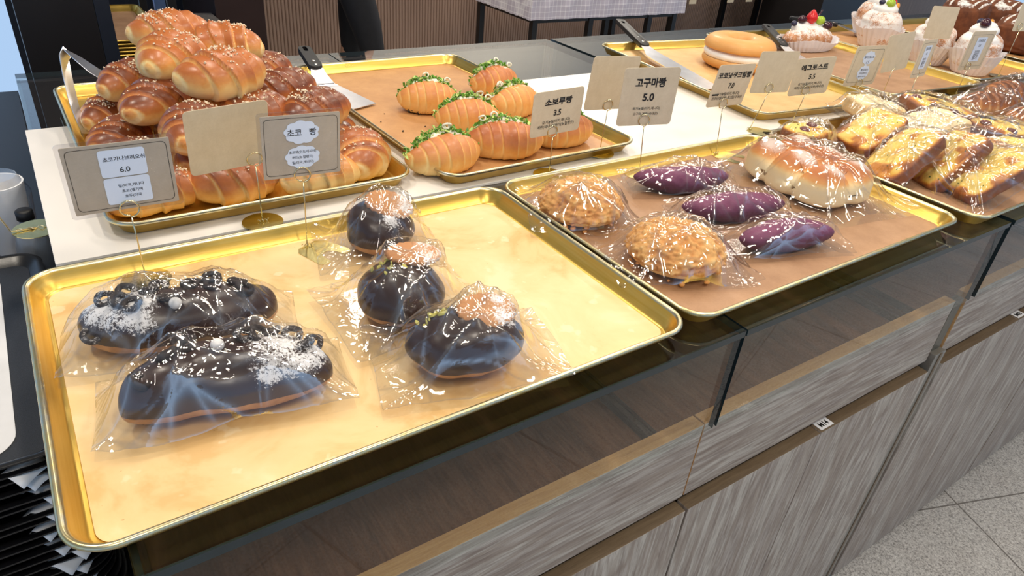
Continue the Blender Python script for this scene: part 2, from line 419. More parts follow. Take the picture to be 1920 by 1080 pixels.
# ------------------------------------------------------------------ the counter
GT = .009
def glass_panel(name, x0, x1, y0, y1, z0, z1, mat, parent=None):
    V, F = box(x0, x1, y0, y1, z0, z1)
    d = [abs(x1-x0), abs(y1-y0), abs(z1-z0)]; ax = d.index(min(d))
    mi = [0 if {2: k in (0, 1), 1: k in (2, 3), 0: k in (4, 5)}[ax] else 1 for k in range(6)]
    if ax == 1: mi[0] = 0
    return mesh(name, V, F, [mat, GEDGE], parent, sm=False, mi=mi)
XS = [(.037, .6725), (.676, 1.335), (1.352, 2.02), (2.024, 2.70), (2.72, 3.5)]
units = [(-.0, .6715, 'the near left unit, below the cream tray'), (.674, 1.318, 'the second unit, below the sweet potato bread'), (1.366, 2.02, 'the third unit, below the egg toast'), (2.026, 2.70, 'the fourth unit, below the wrapped croissants'), (2.72, 3.5, 'the far right unit')]
for i, (a, b, wd) in enumerate(units):
    a = .037 if i == 0 else a
    t = thing('display_cabinet', 'grey oak glass-topped counter cabinet, '+wd, 'cabinet', ((a+b)/2, .6, FZ))
    def lb(x0, x1, y0, y1, z0, z1): return (x0-(a+b)/2, x1-(a+b)/2, y0-.6, y1-.6, z0-FZ, z1-FZ)
    gs = [glass_panel('glass_top', XS[i][0], XS[i][1], -.016, 1.28, -GT, 0, GLASS), glass_panel('glass_front', XS[i][0]+.002, XS[i][1]-.002, -.013, -.006, -.1535, -GT-.0008, GLASSF)]
    if i == 0: gs.append(glass_panel('glass_side', .0375, .0425, -.005, 1.27, -.249, -GT-.0008, GLASSF))
    for g in gs: g.parent = t; g.location = (-(a+b)/2, -.6, -FZ)
    gs[0]['label'] = 'clear glass top pane'; gs[1]['label'] = 'upright clear front glass'
    boxo('compartment_floor', lb(a, b, .022, 1.26, -.268, -.25), INW, t)
    boxo('divider_rail', lb(b-.010, b, .022, 1.262, -.25, -.236), BRNW, t)
    if i: boxo('divider_rail', lb(a, a+.006, .022, 1.262, -.25, -.236), BRNW, t)
    boxo('back_panel', lb(a, b, 1.262, 1.278, FZ+.02, -.0125), BRNW, t)
    boxo('body', lb(a, b, .016, 1.255, FZ+.03, -.27), BRE, t, bv=0)
    f = boxo('drawer_front', lb(a, b, .000, .020, -.292, -.158), [GW_H, TANE], t, bv=.0008)
    f.data.polygons[1].material_index = 1
    for p in (4, 5): f.data.polygons[p].material_index = 1
    n = 2; gaps = {0: [a, .345, b], 1: [a, .984, b], 2: [a, 1.69, b], 3: [a, 2.36, b], 4: [a, 3.1, b]}[i]
    for k in range(n):
        d = boxo('door', lb(gaps[k]+.0012, gaps[k+1]-.0012, -.0125, .0085, FZ+.012, -.3085), [GW_V, BRE], t, bv=.0008)
        d.data.polygons[1].material_index = 1
t = thing('corner_post', 'slim grey metal post joining two counter units', 'post', (1.342, .004, FZ))
boxo('post_body', (-.019, .019, -.014, .010, 0, .69), plain('post_metal', srgb(150, 146, 138), .35, .6), t)
boxo('post_groove', (-.004, .004, -.0155, -.0138, .0, .69), BRE, t, bv=0)
boxo('clear_channel', (-.016, .016, -.002, .012, .69, .80), plain('post_top', srgb(92, 88, 76), .3, .4), t)
# white board lying on the glass
bd = boxo('display_board', (.033, 1.93, .452, .925, .0004, .0046), WHITEB, bv=.0006); tag(bd, 'long flat white board lying on the glass behind the front trays', 'board')

# ------------------------------------------------------------------ text
def text_obj(name, s, mat, parent, w=None, h=None, loc=(0, 0, 0), bold=0, align='CENTER', label=None):
    c = bpy.data.curves.new('txt', 'FONT'); c.body = s; c.size = 1; c.align_x = align; c.offset = bold; c.resolution_u = 3
    o = bpy.data.objects.new('txt', c); COL.objects.link(o); bpy.context.view_layer.update()
    me = bpy.data.meshes.new_from_object(o.evaluated_get(bpy.context.evaluated_depsgraph_get()))
    bpy.data.objects.remove(o, do_unlink=True)
    if not len(me.vertices): return None
    V = np.array([v.co for v in me.vertices]); F = [tuple(p.vertices) for p in me.polygons]
    mn, mx = V.min(0), V.max(0); k = (w/(mx[0]-mn[0])) if w else 1e9
    if h: k2 = h/(mx[1]-mn[1]); kx = k if w else k2; ky = k2
    else: kx = ky = k
    ctr = (mn+mx)/2
    W_ = np.c_[(V[:, 0]-ctr[0])*kx, np.zeros(len(V)), (V[:, 1]-ctr[1])*ky]
    ob = mesh(name, W_, F, mat, parent, sm=False); ob.location = loc
    if label: ob['label'] = label
    return ob
def flat(name, pts, mat, parent, y=0.0, th=.0003):
    n = len(pts); V = [(x, y, z) for x, z in pts]+[(x, y+th, z) for x, z in pts]
    F = [tuple(range(n)), tuple(reversed(range(n, 2*n)))]+[(i, (i+1) % n, n+(i+1) % n, n+i) for i in range(n)]
    return mesh(name, V, F, mat, parent, sm=False)
def rrp(W, H, r, n=5, cx=0, cz=0): return [(p[0]+cx, p[1]+cz) for p in rr(W, H, r, n)]
def outline(name, W, H, r, wd, mat, parent, y):
    a = rrp(W, H, r); b = rrp(W-2*wd, H-2*wd, r-wd*.5); n = len(a)
    V = [(x, y, z) for x, z in a]+[(x, y, z) for x, z in b]
    return mesh(name, V, [(i, (i+1) % n, n+(i+1) % n, n+i) for i in range(n)], mat, parent, sm=False)
def cloud(W, H, cx, cz, n=9):
    P = []
    for i in range(90):
        a = 2*PI*i/90; k = 1-.11*(1-abs(math.sin(n*a/2+.4)))
        P.append((cx+W/2*k*math.cos(a), cz+H/2*k*math.sin(a)))
    return P
def sign(base, ring, C, yaw, pit, rol, w, h, style, label, base_kind='disc', lines=None, lam=False):
    t = thing('price_sign', label, 'price sign', base)
    bx, by, bz = base; R = np.array(ring)-np.array(base); Cc = np.array(C)-np.array(base)
    r = np.array([math.cos(yaw), math.sin(yaw), 0]); n = np.array([math.sin(yaw), -math.cos(yaw), 0]); u = np.array([0, 0, 1.])
    u2 = u*math.cos(pit)-n*math.sin(pit); r3 = r*math.cos(rol)+u2*math.sin(rol); u3 = -r*math.sin(rol)+u2*math.cos(rol); y3 = np.cross(u3, r3)
    M = Matrix(((r3[0], y3[0], u3[0], Cc[0]), (r3[1], y3[1], u3[1], Cc[1]), (r3[2], y3[2], u3[2], Cc[2]), (0, 0, 0, 1)))
    km = KRAFTG if lam else KRAFT
    mg = .004 if lam else 0
    cardo = flat('card', rrp(w-2*mg, h-2*mg, .0015 if lam else .006), km, t, -.0004, .0008); cardo.matrix_local = M
    if lam:
        lo = flat('laminate_pouch', rrp(w, h, .004), LAMI, cardo, -.0009, .0018)
    f = -.0008
    if style in ('sticker', 'clouds', 'clouds_small', 'label'):
        outline('printed_border', w*.86, h*.82, .005, .00045, INK, cardo, f)
    if style == 'sticker':
        for cz, hh in ((h*.19, h*.36), (-h*.185, h*.36)):
            flat('sticker', rrp(w*.40, hh, .003, cx=w*.03, cz=cz), STICK, cardo, f-.0003, .0003)['label'] = 'white rounded sticker'
        f -= .0005
        text_obj('bread_name', lines[0], INK, cardo, w*.36, None, (w*.045, f, h*.25), .012)
        text_obj('price', lines[1], INK, cardo, None, h*.07, (w*.035, f, h*.10), .01)
        for k, s in enumerate(lines[2]): text_obj('ingredients', s, INK, cardo, None, h*.052, (w*.06, f, -h*(.12+.075*k)), .008)
    elif style == 'clouds':
        flat('cloud_sticker', cloud(w*.42, h*.34, -.0*w, h*.20), STICK, cardo, f-.0003, .0003)['label'] = 'white cloud-shaped sticker'
        flat('cloud_sticker', cloud(w*.42, h*.34, 0, -h*.16), STICK, cardo, f-.0003, .0003)['label'] = 'white cloud-shaped sticker'
        f -= .0005
        text_obj('bread_name', lines[0], INK, cardo, w*.34, None, (0, f, h*.20), .012)
        for k, s in enumerate(lines[2]): text_obj('ingredients', s, INK, cardo, None, h*.052, (0, f, -h*(.085+.078*k)), .008)
    elif style == 'clouds_small':
        flat('cloud_sticker', cloud(w*.38, h*.34, 0, h*.20), STICK, cardo, f-.0003, .0003)['label'] = 'white cloud-shaped sticker'
        flat('cloud_sticker', cloud(w*.38, h*.38, 0, -h*.17), STICK, cardo, f-.0003, .0003)['label'] = 'white cloud-shaped sticker'
        f -= .0005
        text_obj('bread_name', lines[0], INK, cardo, w*.32, None, (0, f, h*.22), .01)
        text_obj('price', lines[1], INK, cardo, None, h*.07, (0, f, h*.10), .01)
        for k, s in enumerate(lines[2]): text_obj('ingredients', s, INK, cardo, w*.24, None, (0, f, -h*(.10+.085*k)), .008)
    elif style == 'label':
        flat('sticker', rrp(w*.42, h*.62, .002, cx=0, cz=h*.03), STICK, cardo, f-.0003, .0003)['label'] = 'white rectangular sticker'
        f -= .0005
        text_obj('bread_name', lines[0], INK, cardo, w*.3, None, (0, f, h*.26), .01)
        text_obj('price', lines[1], INK, cardo, None, h*.06, (0, f, h*.13), .01)
        for k, s in enumerate(lines[2]): text_obj('ingredients', s, INK, cardo, w*.2, None, (0, f, -h*(.02+.08*k)), .008)
    elif style == 'print':
        nl = len(lines[0]); text_obj('bread_name', lines[0], INK, cardo, w*min(.9, .135*nl), h*(.165 if nl < 7 else .15), (0, f, h*.25), .035)
        text_obj('price', lines[1], INK, cardo, None, h*.135, (w*.0, f, 0), .03)
        for k, s in enumerate(lines[2]): text_obj('ingredients', s, INK, cardo, w*lines[3][k], None, (0, f, -h*(.2+.095*k)), .006)
        if len(lines) > 4:
            P = [(-w*.44+i*w*.014, 0, -h*.2+h*.012*(-1)**i) for i in range(13)]
            mesh('ink_scribble', *[np.array(a) if k == 0 else a for k, a in enumerate(tube([(p[0], f, p[2]) for p in P], .0011, 5))], INK, cardo)
    # wire: stem + double ring clip
    rad = .0092; rc = Vector(R); X = Vector(r3); U3 = Vector(u3); Y3 = Vector(y3)
    pts = [tuple(rc+X*(rad*math.cos(a))+U3*(rad*math.sin(a))+Y3*(-.002+.0035*(k/28))) for k, a in enumerate([-PI/2+2*PI*i/28*1.0 for i in range(29)])]
    clip = mesh('ring_clip', *tube(pts, .0010, 8), BRASS, t)
    bt = rc-U3*rad-Y3*.002
    mesh('wire_stem', *tube([(0, 0, .0008), tuple(bt*.33), tuple(bt*.66+Vector((.0004, 0, 0))), tuple(bt)], .0008, 6), BRASS, t)
    if base_kind == 'disc':
        P = [(.026*math.cos(2*PI*i/40), .026*math.sin(2*PI*i/40)) for i in range(40)]
    else:
        P = [(-.014, .026), (.014, .026), (.022, .018), (.026, -.020), (.022, -.026), (.012, -.026), (.010, -.012), (.004, -.004), (-.004, -.004), (-.010, -.012), (-.012, -.026), (-.022, -.026), (-.026, -.020), (-.022, .018)]
    n_ = len(P); V, F = loft([[(x, y, 0) for x, y in P], [(x, y, .0011) for x, y in P]])
    sc = (.5 if base_kind != 'disc' else 1)
    b = mesh('base_plate', V, F, BRASSP, t, sm=False)
    if base_kind == 'plate': b.location = (.012, -.020, 0); b.rotation_euler[2] = .45
    co = [(i*.0006-.006, .0018*math.cos(i*.9), .0028+.0018*math.sin(i*.9)) for i in range(24)]
    cc = mesh('wire_coil', *tube(co, .0006, 5), BRASS, t)
    return t
ING = '유기농밀(터키,캐나다)'
SG = [
 ([.114, .3771, .0025], [.1135, .3771, .0916], [.1138, .3771, .128], -.014, -.09, .001, .1061, .0831, 'sticker', 'laminated kraft sign with white stickers priced 6.0 on the near tray', 'disc', ('초코가나브리오쉬', '6.0', ('밀(미국,캐나다', '초코(벨기에', '호두(미국')), True),
 ([.2684, .4595, .0052], [.2675, .4595, .0934], [.2409, .4595, .1241], .082, -.2, .032, .0983, .0866, 'blank', 'blank kraft card on a wire in front of the pile of sugar rolls', 'disc', None, False),
 ([.2981, .3767, .0025], [.2997, .3767, .0999], [.3021, .3767, .1353], -.019, -.034, -.027, .0994, .0835, 'clouds', 'laminated kraft sign with two big cloud stickers in front of the sugar rolls', 'plate', ('초코   빵', '', ('초코렛(인도네시아)', '버터(뉴질랜드)', '밀(미국,캐나다)')), True),
 ([.7243, .4395, .0052], [.7211, .4395, .0792], [.726, .4395, .1095], .045, -.044, .012, .1007, .0714, 'print', 'kraft price card reading 3.5 in front of the scallion rolls', 'disc', ('소보루빵', '3.5', (ING, '계란(국내산),버터(뉴질랜드)'), (.56, .74)), False),
 ([.8682, .4828, .0060], [.871, .4828, .0925], [.8734, .4828, .1295], -.07, -.052, -.044, .1, .0907, 'blank', 'blank greyish kraft card on a wire between the 3.5 and 5.0 price cards', 'disc', None, False),
 ([.8738, .3842, .0030], [.8621, .3842, .0987], [.8615, .3842, .1361], -.312, -.055, .026, .0959, .0934, 'print', 'kraft price card reading 5.0 behind the purple breads', 'disc', ('고구마빵', '5.0', (ING, '고구마,계란(국내산)'), (.5, .45)), False),
 ([1.0827, .4000, .0030], [1.0836, .4116, .095], [1.093, .4116, .1266], .018, -.113, -.046, .1008, .0769, 'print', 'kraft price card reading 7.0 with a black scribble on its ingredients', 'plate', ('코코넛생크림빵', '7.0', ('유기농밀(터키,캐나다)', '코코넛(필리핀),생크림(국내산)'), (.62, .84), 1), False),
 ([1.2624, .4700, .0048], [1.2729, .4581, .0929], [1.2777, .4581, .1236], -.164, -.046, -.018, .101, .0816, 'blank', 'blank kraft card between the 7.0 and 5.5 price cards', 'plate', None, False),
 ([1.3864, .4600, .0048], [1.3822, .4466, .082], [1.3887, .4466, .1099], -.229, -.064, .06, .0999, .0767, 'print', 'kraft price card reading 5.5', 'disc', ('에그토스트', '5.5', (ING, '계란(국내산),통모짜(국내산)'), (.6, .76)), False),
 ([1.6023, .4380, .0012], [1.5923, .4553, .076], [1.593, .4553, .1142], -.11, -.072, -.004, .1011, .0881, 'clouds_small', 'kraft sign with two small white cloud stickers reading 2.5', 'disc', ('멜리즈토스트', '2.5', ('햄(국내산)', '치즈(덴마크)', '밀(미국,캐나다)')), False),
 ([1.8125, .5084, .0060], [1.8144, .5084, .0841], [1.8152, .5084, .1171], -.076, .042, .082, .0999, .0877, 'blank', 'blank kraft card standing in the tray of the fruit croissant', 'disc', None, False),
 ([1.7267, .4031, .0035], [1.7237, .4031, .0996], [1.7294, .4031, .1341], .147, 0, -.043, .0908, .0827, 'label', 'kraft sign with a narrow white sticker behind the wrapped sausage breads', 'disc', ('올리브빵', '4.5', ('밀(미국)', '올리브', '치즈')), False),
 ([2.2839, .638, .0070], [2.2541, .638, .1043], [2.2498, .638, .1417], -.297, .063, -.012, .0988, .0866, 'blank', 'tall blank kraft card standing among the fruit-topped pastries', 'disc', None, False),
 ([2.0786, .4545, .0060], [2.0829, .4545, .0785], [2.0966, .4545, .1171], -.108, -.029, -.001, .0998, .0972, 'label', 'kraft sign with a white sticker in front of the rightmost fruit-topped pastry', 'disc', ('크로와상', '5.5', ('밀(미국)', '버터', '딸기')), False),
 ([2.4546, .516, .0070], [2.4533, .516, .148], [2.4807, .516, .1739], -.198, .05, -.002, .0996, .0787, 'blank', 'blank kraft card on the tallest wire at the top right edge', 'disc', None, False),
]
for s in SG: sign(*s)

# ------------------------------------------------------------------ trays
TP = [(.0165, 0.0), (.0150, .0012), (.0062, .0165), (.0040, .0182), (.0012, .0172), (0, .0190), (.0006, .0212), (.0026, .0224), (.0048, .0216), (.0066, .0192), (.0078, .0166), (.0150, .0032), (.0172, .0016)]
def tray(loc, yaw, W, D, liner, label, llabel, name='baking_tray', cat='tray', h=1.0):
    t = thing(name, label, cat, loc, yaw)
    r0 = .036
    loops = [rr(W-2*i, D-2*i, max(r0-i, .006), 10, z*h) for i, z in TP]
    V, F = loft(loops[:5]+[], True, False)
    mesh('pan', *loft(loops[:4]+loops[9:], True, True) if False else loft(loops, True, True), [GOLD, RIM], t, sm=True, angle=1.0,
         mi=[1 if 3 <= k//len(loops[0]) <= 8 and k < 12*len(loops[0]) else 0 for k in range(12*len(loops[0])+2)])
    if liner:
        l = mesh('tray_liner', *slab(W-.040, D-.040, .018, .0005, 0), liner, sm=False)
        l.location = (loc[0], loc[1], loc[2]+.0019*h); l.rotation_euler[2] = yaw
        tag(l, llabel, 'tray liner')
    return t
tray((.300, .2065, .0006), 0, .600, .413, CREAM, 'large gold baking tray nearest the camera holding the chocolate breads', 'cream worn liner in the near tray under the chocolate breads')
tray((.9085, .2120, .0006), .006, .606, .413, BRNP, 'gold baking tray with streusel buns, purple breads and milk bread', 'brown baking paper under the streusel buns and purple breads')
tray((.297, .785, .0050), .012, .412, .615, None, 'gold baking tray under the pile of sugar-topped rolls', '')
tray((.733, .780, .0050), .03, .405, .650, TANP, 'gold baking tray holding the scallion rolls and a spatula', 'tan baking paper under the scallion rolls')
tray((1.555, .775, .0050), -.10, .42, .62, TANL, 'gold baking tray with the cream-filled ring bread', 'light tan baking paper under the cream-filled ring bread')
tray((2.015, .785, .0062), -.06, .43, .66, BRNP, 'gold baking tray with the fruit-topped croissant', 'brown baking paper under the fruit-topped croissant')
tray((2.475, .80, .0012), -.05, .43, .66, TANP, 'gold baking tray with the fruit-topped pastries in paper cups', 'tan baking paper under the fruit-topped pastries')
tray((2.97, .82, .0012), -.03, .46, .66, TANP, 'gold baking tray under the cocoa-dusted pastries at the top right', 'tan baking paper under the cocoa-dusted pastries')
tray((1.540, .2060, .0006), .01, .615, .425, BRNP, 'gold baking tray filled with wrapped cheese toasts', 'brown baking paper under the wrapped cheese toasts')
tray((2.185, .2120, .0006), .012, .61, .425, BRNP, 'gold baking tray with wrapped almond croissants at the right edge', 'brown baking paper under the wrapped almond croissants')
ZT = .0006+.0026   # surface inside the trays standing on the glass
ZB = .0050+.0026   # surface inside the trays standing on the board

# ------------------------------------------------------------------ rolls
def roll_geo(L, R, bend, nb, seed, skew=.10, step=.07, squash=.82, nu=110, nv=48, top=1.0, pale=.55, spiral=.35, tp=(2.0, .62)):
    rng = np.random.default_rng(seed)
    u = np.linspace(-1, 1, nu); th = np.linspace(0, 2*PI, nv, endpoint=False)
    Ug, T = np.meshgrid(u, th, indexing='ij')
    P0 = np.c_[Ug.ravel()*3, np.cos(T).ravel(), np.sin(T).ravel()]
    wob = (vn(P0, 1.1, seed)-.5).reshape(Ug.shape)
    s = np.clip(Ug+skew*np.sin(T+1.1)*(1-np.abs(Ug))+.05*wob, -1, 1)
    t = np.abs(s)*nb+.35*(1-spiral)
    fr = t % 1.0; band = np.floor(t)
    env = np.clip(1-np.abs(Ug)**tp[0], 0, 1)**tp[1]
    f = 1+step*(fr**1.3)-step*.5
    f = f*(1+.07*wob)
    groove = np.exp(-(fr/.10)**2)+.6*np.exp(-((1-fr)/.04)**2)
    r = R*env*f*(1-.03*groove)
    x = Ug*L/2; y = r*np.cos(T); z = r*np.sin(T)*squash
    ang = bend*Ug
    y = y+bend*L*.5*(Ug**2)*.5
    z = np.where(z < -.62*R*squash, -.62*R*squash+(z+.62*R*squash)*.15, z)
    V = np.c_[x.ravel(), y.ravel(), z.ravel()]
    V[:, 2] -= V[:, 2].min()
    F = []
    for i in range(nu-1):
        for j in range(nv):
            k = (j+1) % nv; F.append((i*nv+j, (i+1)*nv+j, (i+1)*nv+k, i*nv+k))
    F.append(tuple(range(nv))); F.append(tuple(reversed(range((nu-1)*nv, nu*nv))))
    zt = V[:, 2]/V[:, 2].max()
    bake = top*(smooth(.1, .85, zt)*.85+.1)-pale*groove.ravel()*.6+.12*(fr.ravel()-.5)+.2*wob.ravel()
    return V, F, np.clip(bake, 0, 1)
def grains(parent, V, F, n, s, seed, zmin=.75, mat=None, name='sugar_grains', xr=.7, pick=None):
    rng = np.random.default_rng(seed+5); N = vnormals(V, F)
    if N[V[:, 2] > V[:, 2].max()*.9].mean(0)[2] < 0: N = -N
    ok = np.where((V[:, 2] > V[:, 2].max()*zmin) & (np.abs(V[:, 0]) < np.abs(V[:, 0]).max()*xr))[0] if pick is None else pick
    c = V[rng.choice(ok, 1)[0]]
    wts = np.exp(-np.sum((V[ok]-c)**2, 1)/(2*.016**2))+.12; wts /= wts.sum()
    idx = rng.choice(ok, n, p=wts); P = V[idx]+rng.normal(0, .0006, (n, 3))
    o = mesh(name, *cubes(P, N[idx], s, rng), mat or GRAIN, parent, sm=False); o['kind'] = 'stuff'; return o
def sugar_roll(x, y, z, yaw, label, seed, L=.115, R=.034, mat=None, tilt=(0, 0), bend=.35, top=1.0):
    t = thing('sugar_roll', label, 'bread roll', (x, y, z), (tilt[0], tilt[1], yaw), 'sugar-topped rolls in a pile')
    V, F, b = roll_geo(L*1.06, R*1.10, bend, 3.0, seed, .26, .17, .86, top=top, pale=.8)
    mesh('crust', V, F, mat or C_ROLL, t, attrs={'bake': b})
    grains(t, V, F, 95, .0021, seed)
    return t
PL = C_ROLLP
RL = [  # x, y, z, yaw, label, length, radius, material, tilt, bake
 (.158, .555, .0075, .15, 'sugar roll at the front left corner of the tray, half behind the 6.0 sign', .12, .034, None, (0, 0), .85),
 (.262, .545, .0075, .10, 'large brown roll at the front, under the blank kraft card', .125, .036, None, (0, 0), .85),
 (.372, .527, .0075, .05, 'front roll directly under the cloud sticker sign', .115, .034, PL, (0, 0), .8),
 (.452, .565, .0075, 1.25, 'round-ended shiny roll in the front right corner of the tray', .12, .040, None, (0, 0), .85),
 (.152, .665, .0075, 1.2, 'roll lying on the left side just behind the 6.0 sign', .11, .034, None, (0, 0), 1.1),
 (.155, .770, .0075, .9, 'roll on the left side with a cluster of sugar, second from the back', .115, .034, None, (0, 0), 1.1),
 (.160, .890, .0075, .6, 'rearmost roll on the left side of the tray, next to the tongs', .12, .035, None, (0, 0), 1.1),
 (.450, .680, .0075, 1.4, 'roll on the right side behind the round-ended roll', .115, .036, None, (0, 0), 1.1),
 (.450, .800, .0075, 1.2, 'roll on the right side beside the scallion tray edge', .115, .036, None, (0, 0), 1.1),
 (.445, .935, .0075, 1.0, 'roll at the back right of the tray', .115, .036, None, (0, 0), 1.1),
 (.245, .660, .0075, .8, 'roll in the bottom layer behind the blank kraft card', .115, .036, None, (0, 0), 1.0),
 (.355, .640, .0075, .5, 'roll in the bottom layer behind the cloud sticker sign', .115, .036, None, (0, 0), 1.0),
 (.255, .790, .0075, .3, 'roll deep in the middle of the pile', .115, .036, None, (0, 0), 1.0),
 (.355, .780, .0075, .3, 'roll deep under the palest top roll', .115, .036, None, (0, 0), 1.0),
 (.260, .930, .0075, .3, 'roll at the back in the bottom layer, left of centre', .115, .036, None, (0, 0), 1.0),
 (.365, .920, .0075, .3, 'roll at the back in the bottom layer, right of centre', .115, .036, None, (0, 0), 1.0),
 (.198, .880, .058, .45, 'brown roll in the second layer at the left, below the topmost rolls', .125, .036, None, (0, 0), 1.05),
 (.210, .755, .060, .95, 'dark shiny striped roll in the second layer at the left', .13, .037, None, (0, 0), 1.15),
 (.232, .630, .056, 1.0, 'dark roll behind the right edge of the 6.0 sign', .12, .037, None, (0, 0), 1.05),
 (.405, .765, .058, .25, 'very dark roll in the second layer at the right', .125, .036, None, (0, 0), 1.35),
 (.415, .655, .056, .4, 'dark roll just above the cloud sticker sign', .12, .036, None, (0, 0), 1.25),
 (.330, .665, .056, .2, 'roll in the second layer behind the blank kraft card', .12, .036, None, (0, 0), 1.0),
 (.405, .880, .058, .7, 'roll in the second layer at the back right with sugar on its tip', .12, .036, None, (0, 0), 1.05),
 (.300, .860, .060, .2, 'roll in the second layer under the topmost rolls', .12, .036, None, (0, 0), 1.0),
 (.245, .810, .108, .75, 'golden roll in the top layer at the left with a small hole', .13, .040, PL, (.15, 0), 1.25),
 (.298, .700, .104, .25, 'palest golden roll lying in front at the top of the pile', .135, .041, PL, (.1, 0), 1.25),
 (.345, .870, .106, -.5, 'golden roll in the top layer at the right rear', .125, .040, PL, (0, 0), 1.25),
 (.275, .930, .118, .1, 'topmost golden brown roll crowning the back of the pile', .13, .038, PL, (0, 0), 1.25),
]
for i, (x, y, z, yaw, lab, L, R, m, tl, tp) in enumerate(RL): sugar_roll(x, y, z, yaw, lab, 10+i, L, R, m, tl, .35 if i % 2 else -.3, tp)

# scallion rolls
def scallion_roll(x, y, yaw, label, seed, L=.125, R=.036, top=.9, ses=0):
    t = thing('scallion_roll', label, 'filled roll', (x, y, ZB), yaw, 'scallion-filled rolls')
    V, F, b = roll_geo(L, R, .12, 4.2, seed, .06, .055, .95, top=top, pale=.85)
    # slit along the top towards the back
    cut = np.exp(-((V[:, 1]-.010)/.006)**2)*(V[:, 2] > .6*V[:, 2].max())*(1-(np.abs(V[:, 0])/(L/2))**4)
    V = V.copy(); V[:, 2] -= cut*.008
    mesh('crust', V, F, C_SCAL, t, attrs={'bake': b})
    rng = np.random.default_rng(seed)
    zc = V[:, 2].max()
    pts = [(u*L*.47, .011+.003*math.sin(u*9+seed), zc*(1-.60*abs(u)**2.4)-.006) for u in np.linspace(-1, 1, 22)]
    rad = [.0035+.0055*(1-abs(u)**3)*(.75+.25*math.sin(u*21+seed)) for u in np.linspace(-1, 1, 22)]
    mesh('cream_filling', *tube(pts, rad, 10), MAYO, t)
    for nm, mt, cnt in (('chopped_scallion', GREEN, 150), ('pale_scallion_pieces', GREENL, 70)):
        parts = []
        for k in range(cnt):
            u = rng.uniform(-1, 1); px = u*L*.49; pz = zc*(1-.60*abs(u)**2.4)+rng.uniform(-.003, .006); py = .011+rng.normal(0, .005)
            a = rng.uniform(-1, 1, (3, 3)); q, _ = np.linalg.qr(a); sz = rng.uniform(.0018, .0042)
            v, f = box(-sz, sz, -sz*.55, sz*.55, -.0005, .0005); parts.append((np.array(v)@q+np.array([px, py, pz]), f))
        o = mesh(nm, *join(parts), mt, t, sm=False); o['kind'] = 'stuff'
    for k in range(2):
        u = rng.uniform(-.8, .8); c = np.array([u*L*.5, .010, zc*(1-.5*abs(u)**2.4)+.008]); a0 = rng.uniform(0, 6)
        ring = [tuple(c+np.array([.0055*math.cos(a+a0), .002*math.sin(2*a), .005*math.sin(a+a0)*.8])) for a in np.linspace(0, 2*PI, 14, endpoint=False)]
        mesh('onion_ring', *tube(ring, .0016, 6, True), MAYO, t)
    if ses: grains(t, V, F, 90, .0018, seed, mat=SESAME, name='black_sesame', pick=np.where((V[:, 2] < .008) & (V[:, 1] < 0) & (V[:, 2] > .0006) & (np.abs(V[:, 0]) < .04))[0])
for i, a in enumerate([
 (.688, .790, -.35, 'scallion roll furthest left, with black sesame along its base', .12, .037, .7, 1),
 (.882, .855, .05, 'scallion roll at the far back, topped with thick cream', .12, .036, .95, 0),
 (.705, .668, -.30, 'golden scallion roll in the middle of the tray', .122, .037, .7, 0),
 (.838, .715, .10, 'scallion roll behind the 3.5 price card', .12, .037, .6, 0),
 (.574, .520, .02, 'scallion roll at the front left beside the sugar roll tray', .135, .037, .8, 0),
 (.700, .538, -.35, 'reddish striped scallion roll at the front centre', .14, .038, 1.05, 0),
 (.828, .545, -.1, 'scallion roll at the front right half behind the 3.5 price card', .135, .036, 1.0, 0)]):
    scallion_roll(a[0], a[1], a[2], a[3], 60+i, a[4], a[5], a[6], a[7])
def crumbs(name, pts, mat, label, seed):
    rng = np.random.default_rng(seed); o = mesh(name, *cubes(np.array(pts), [(0, 0, 1)]*len(pts), .0025, rng), mat, sm=False)
    return tag(o, label, 'crumbs', kind='stuff')
crumbs('bread_crumbs', [(.60, .80, ZB), (.575, .76, ZB), (.59, .70, ZB), (.64, .71, ZB), (.61, .66, ZB), (.66, .60, ZB)], SESAME, 'few dark crumbs on the tan paper near the spatula', 3)

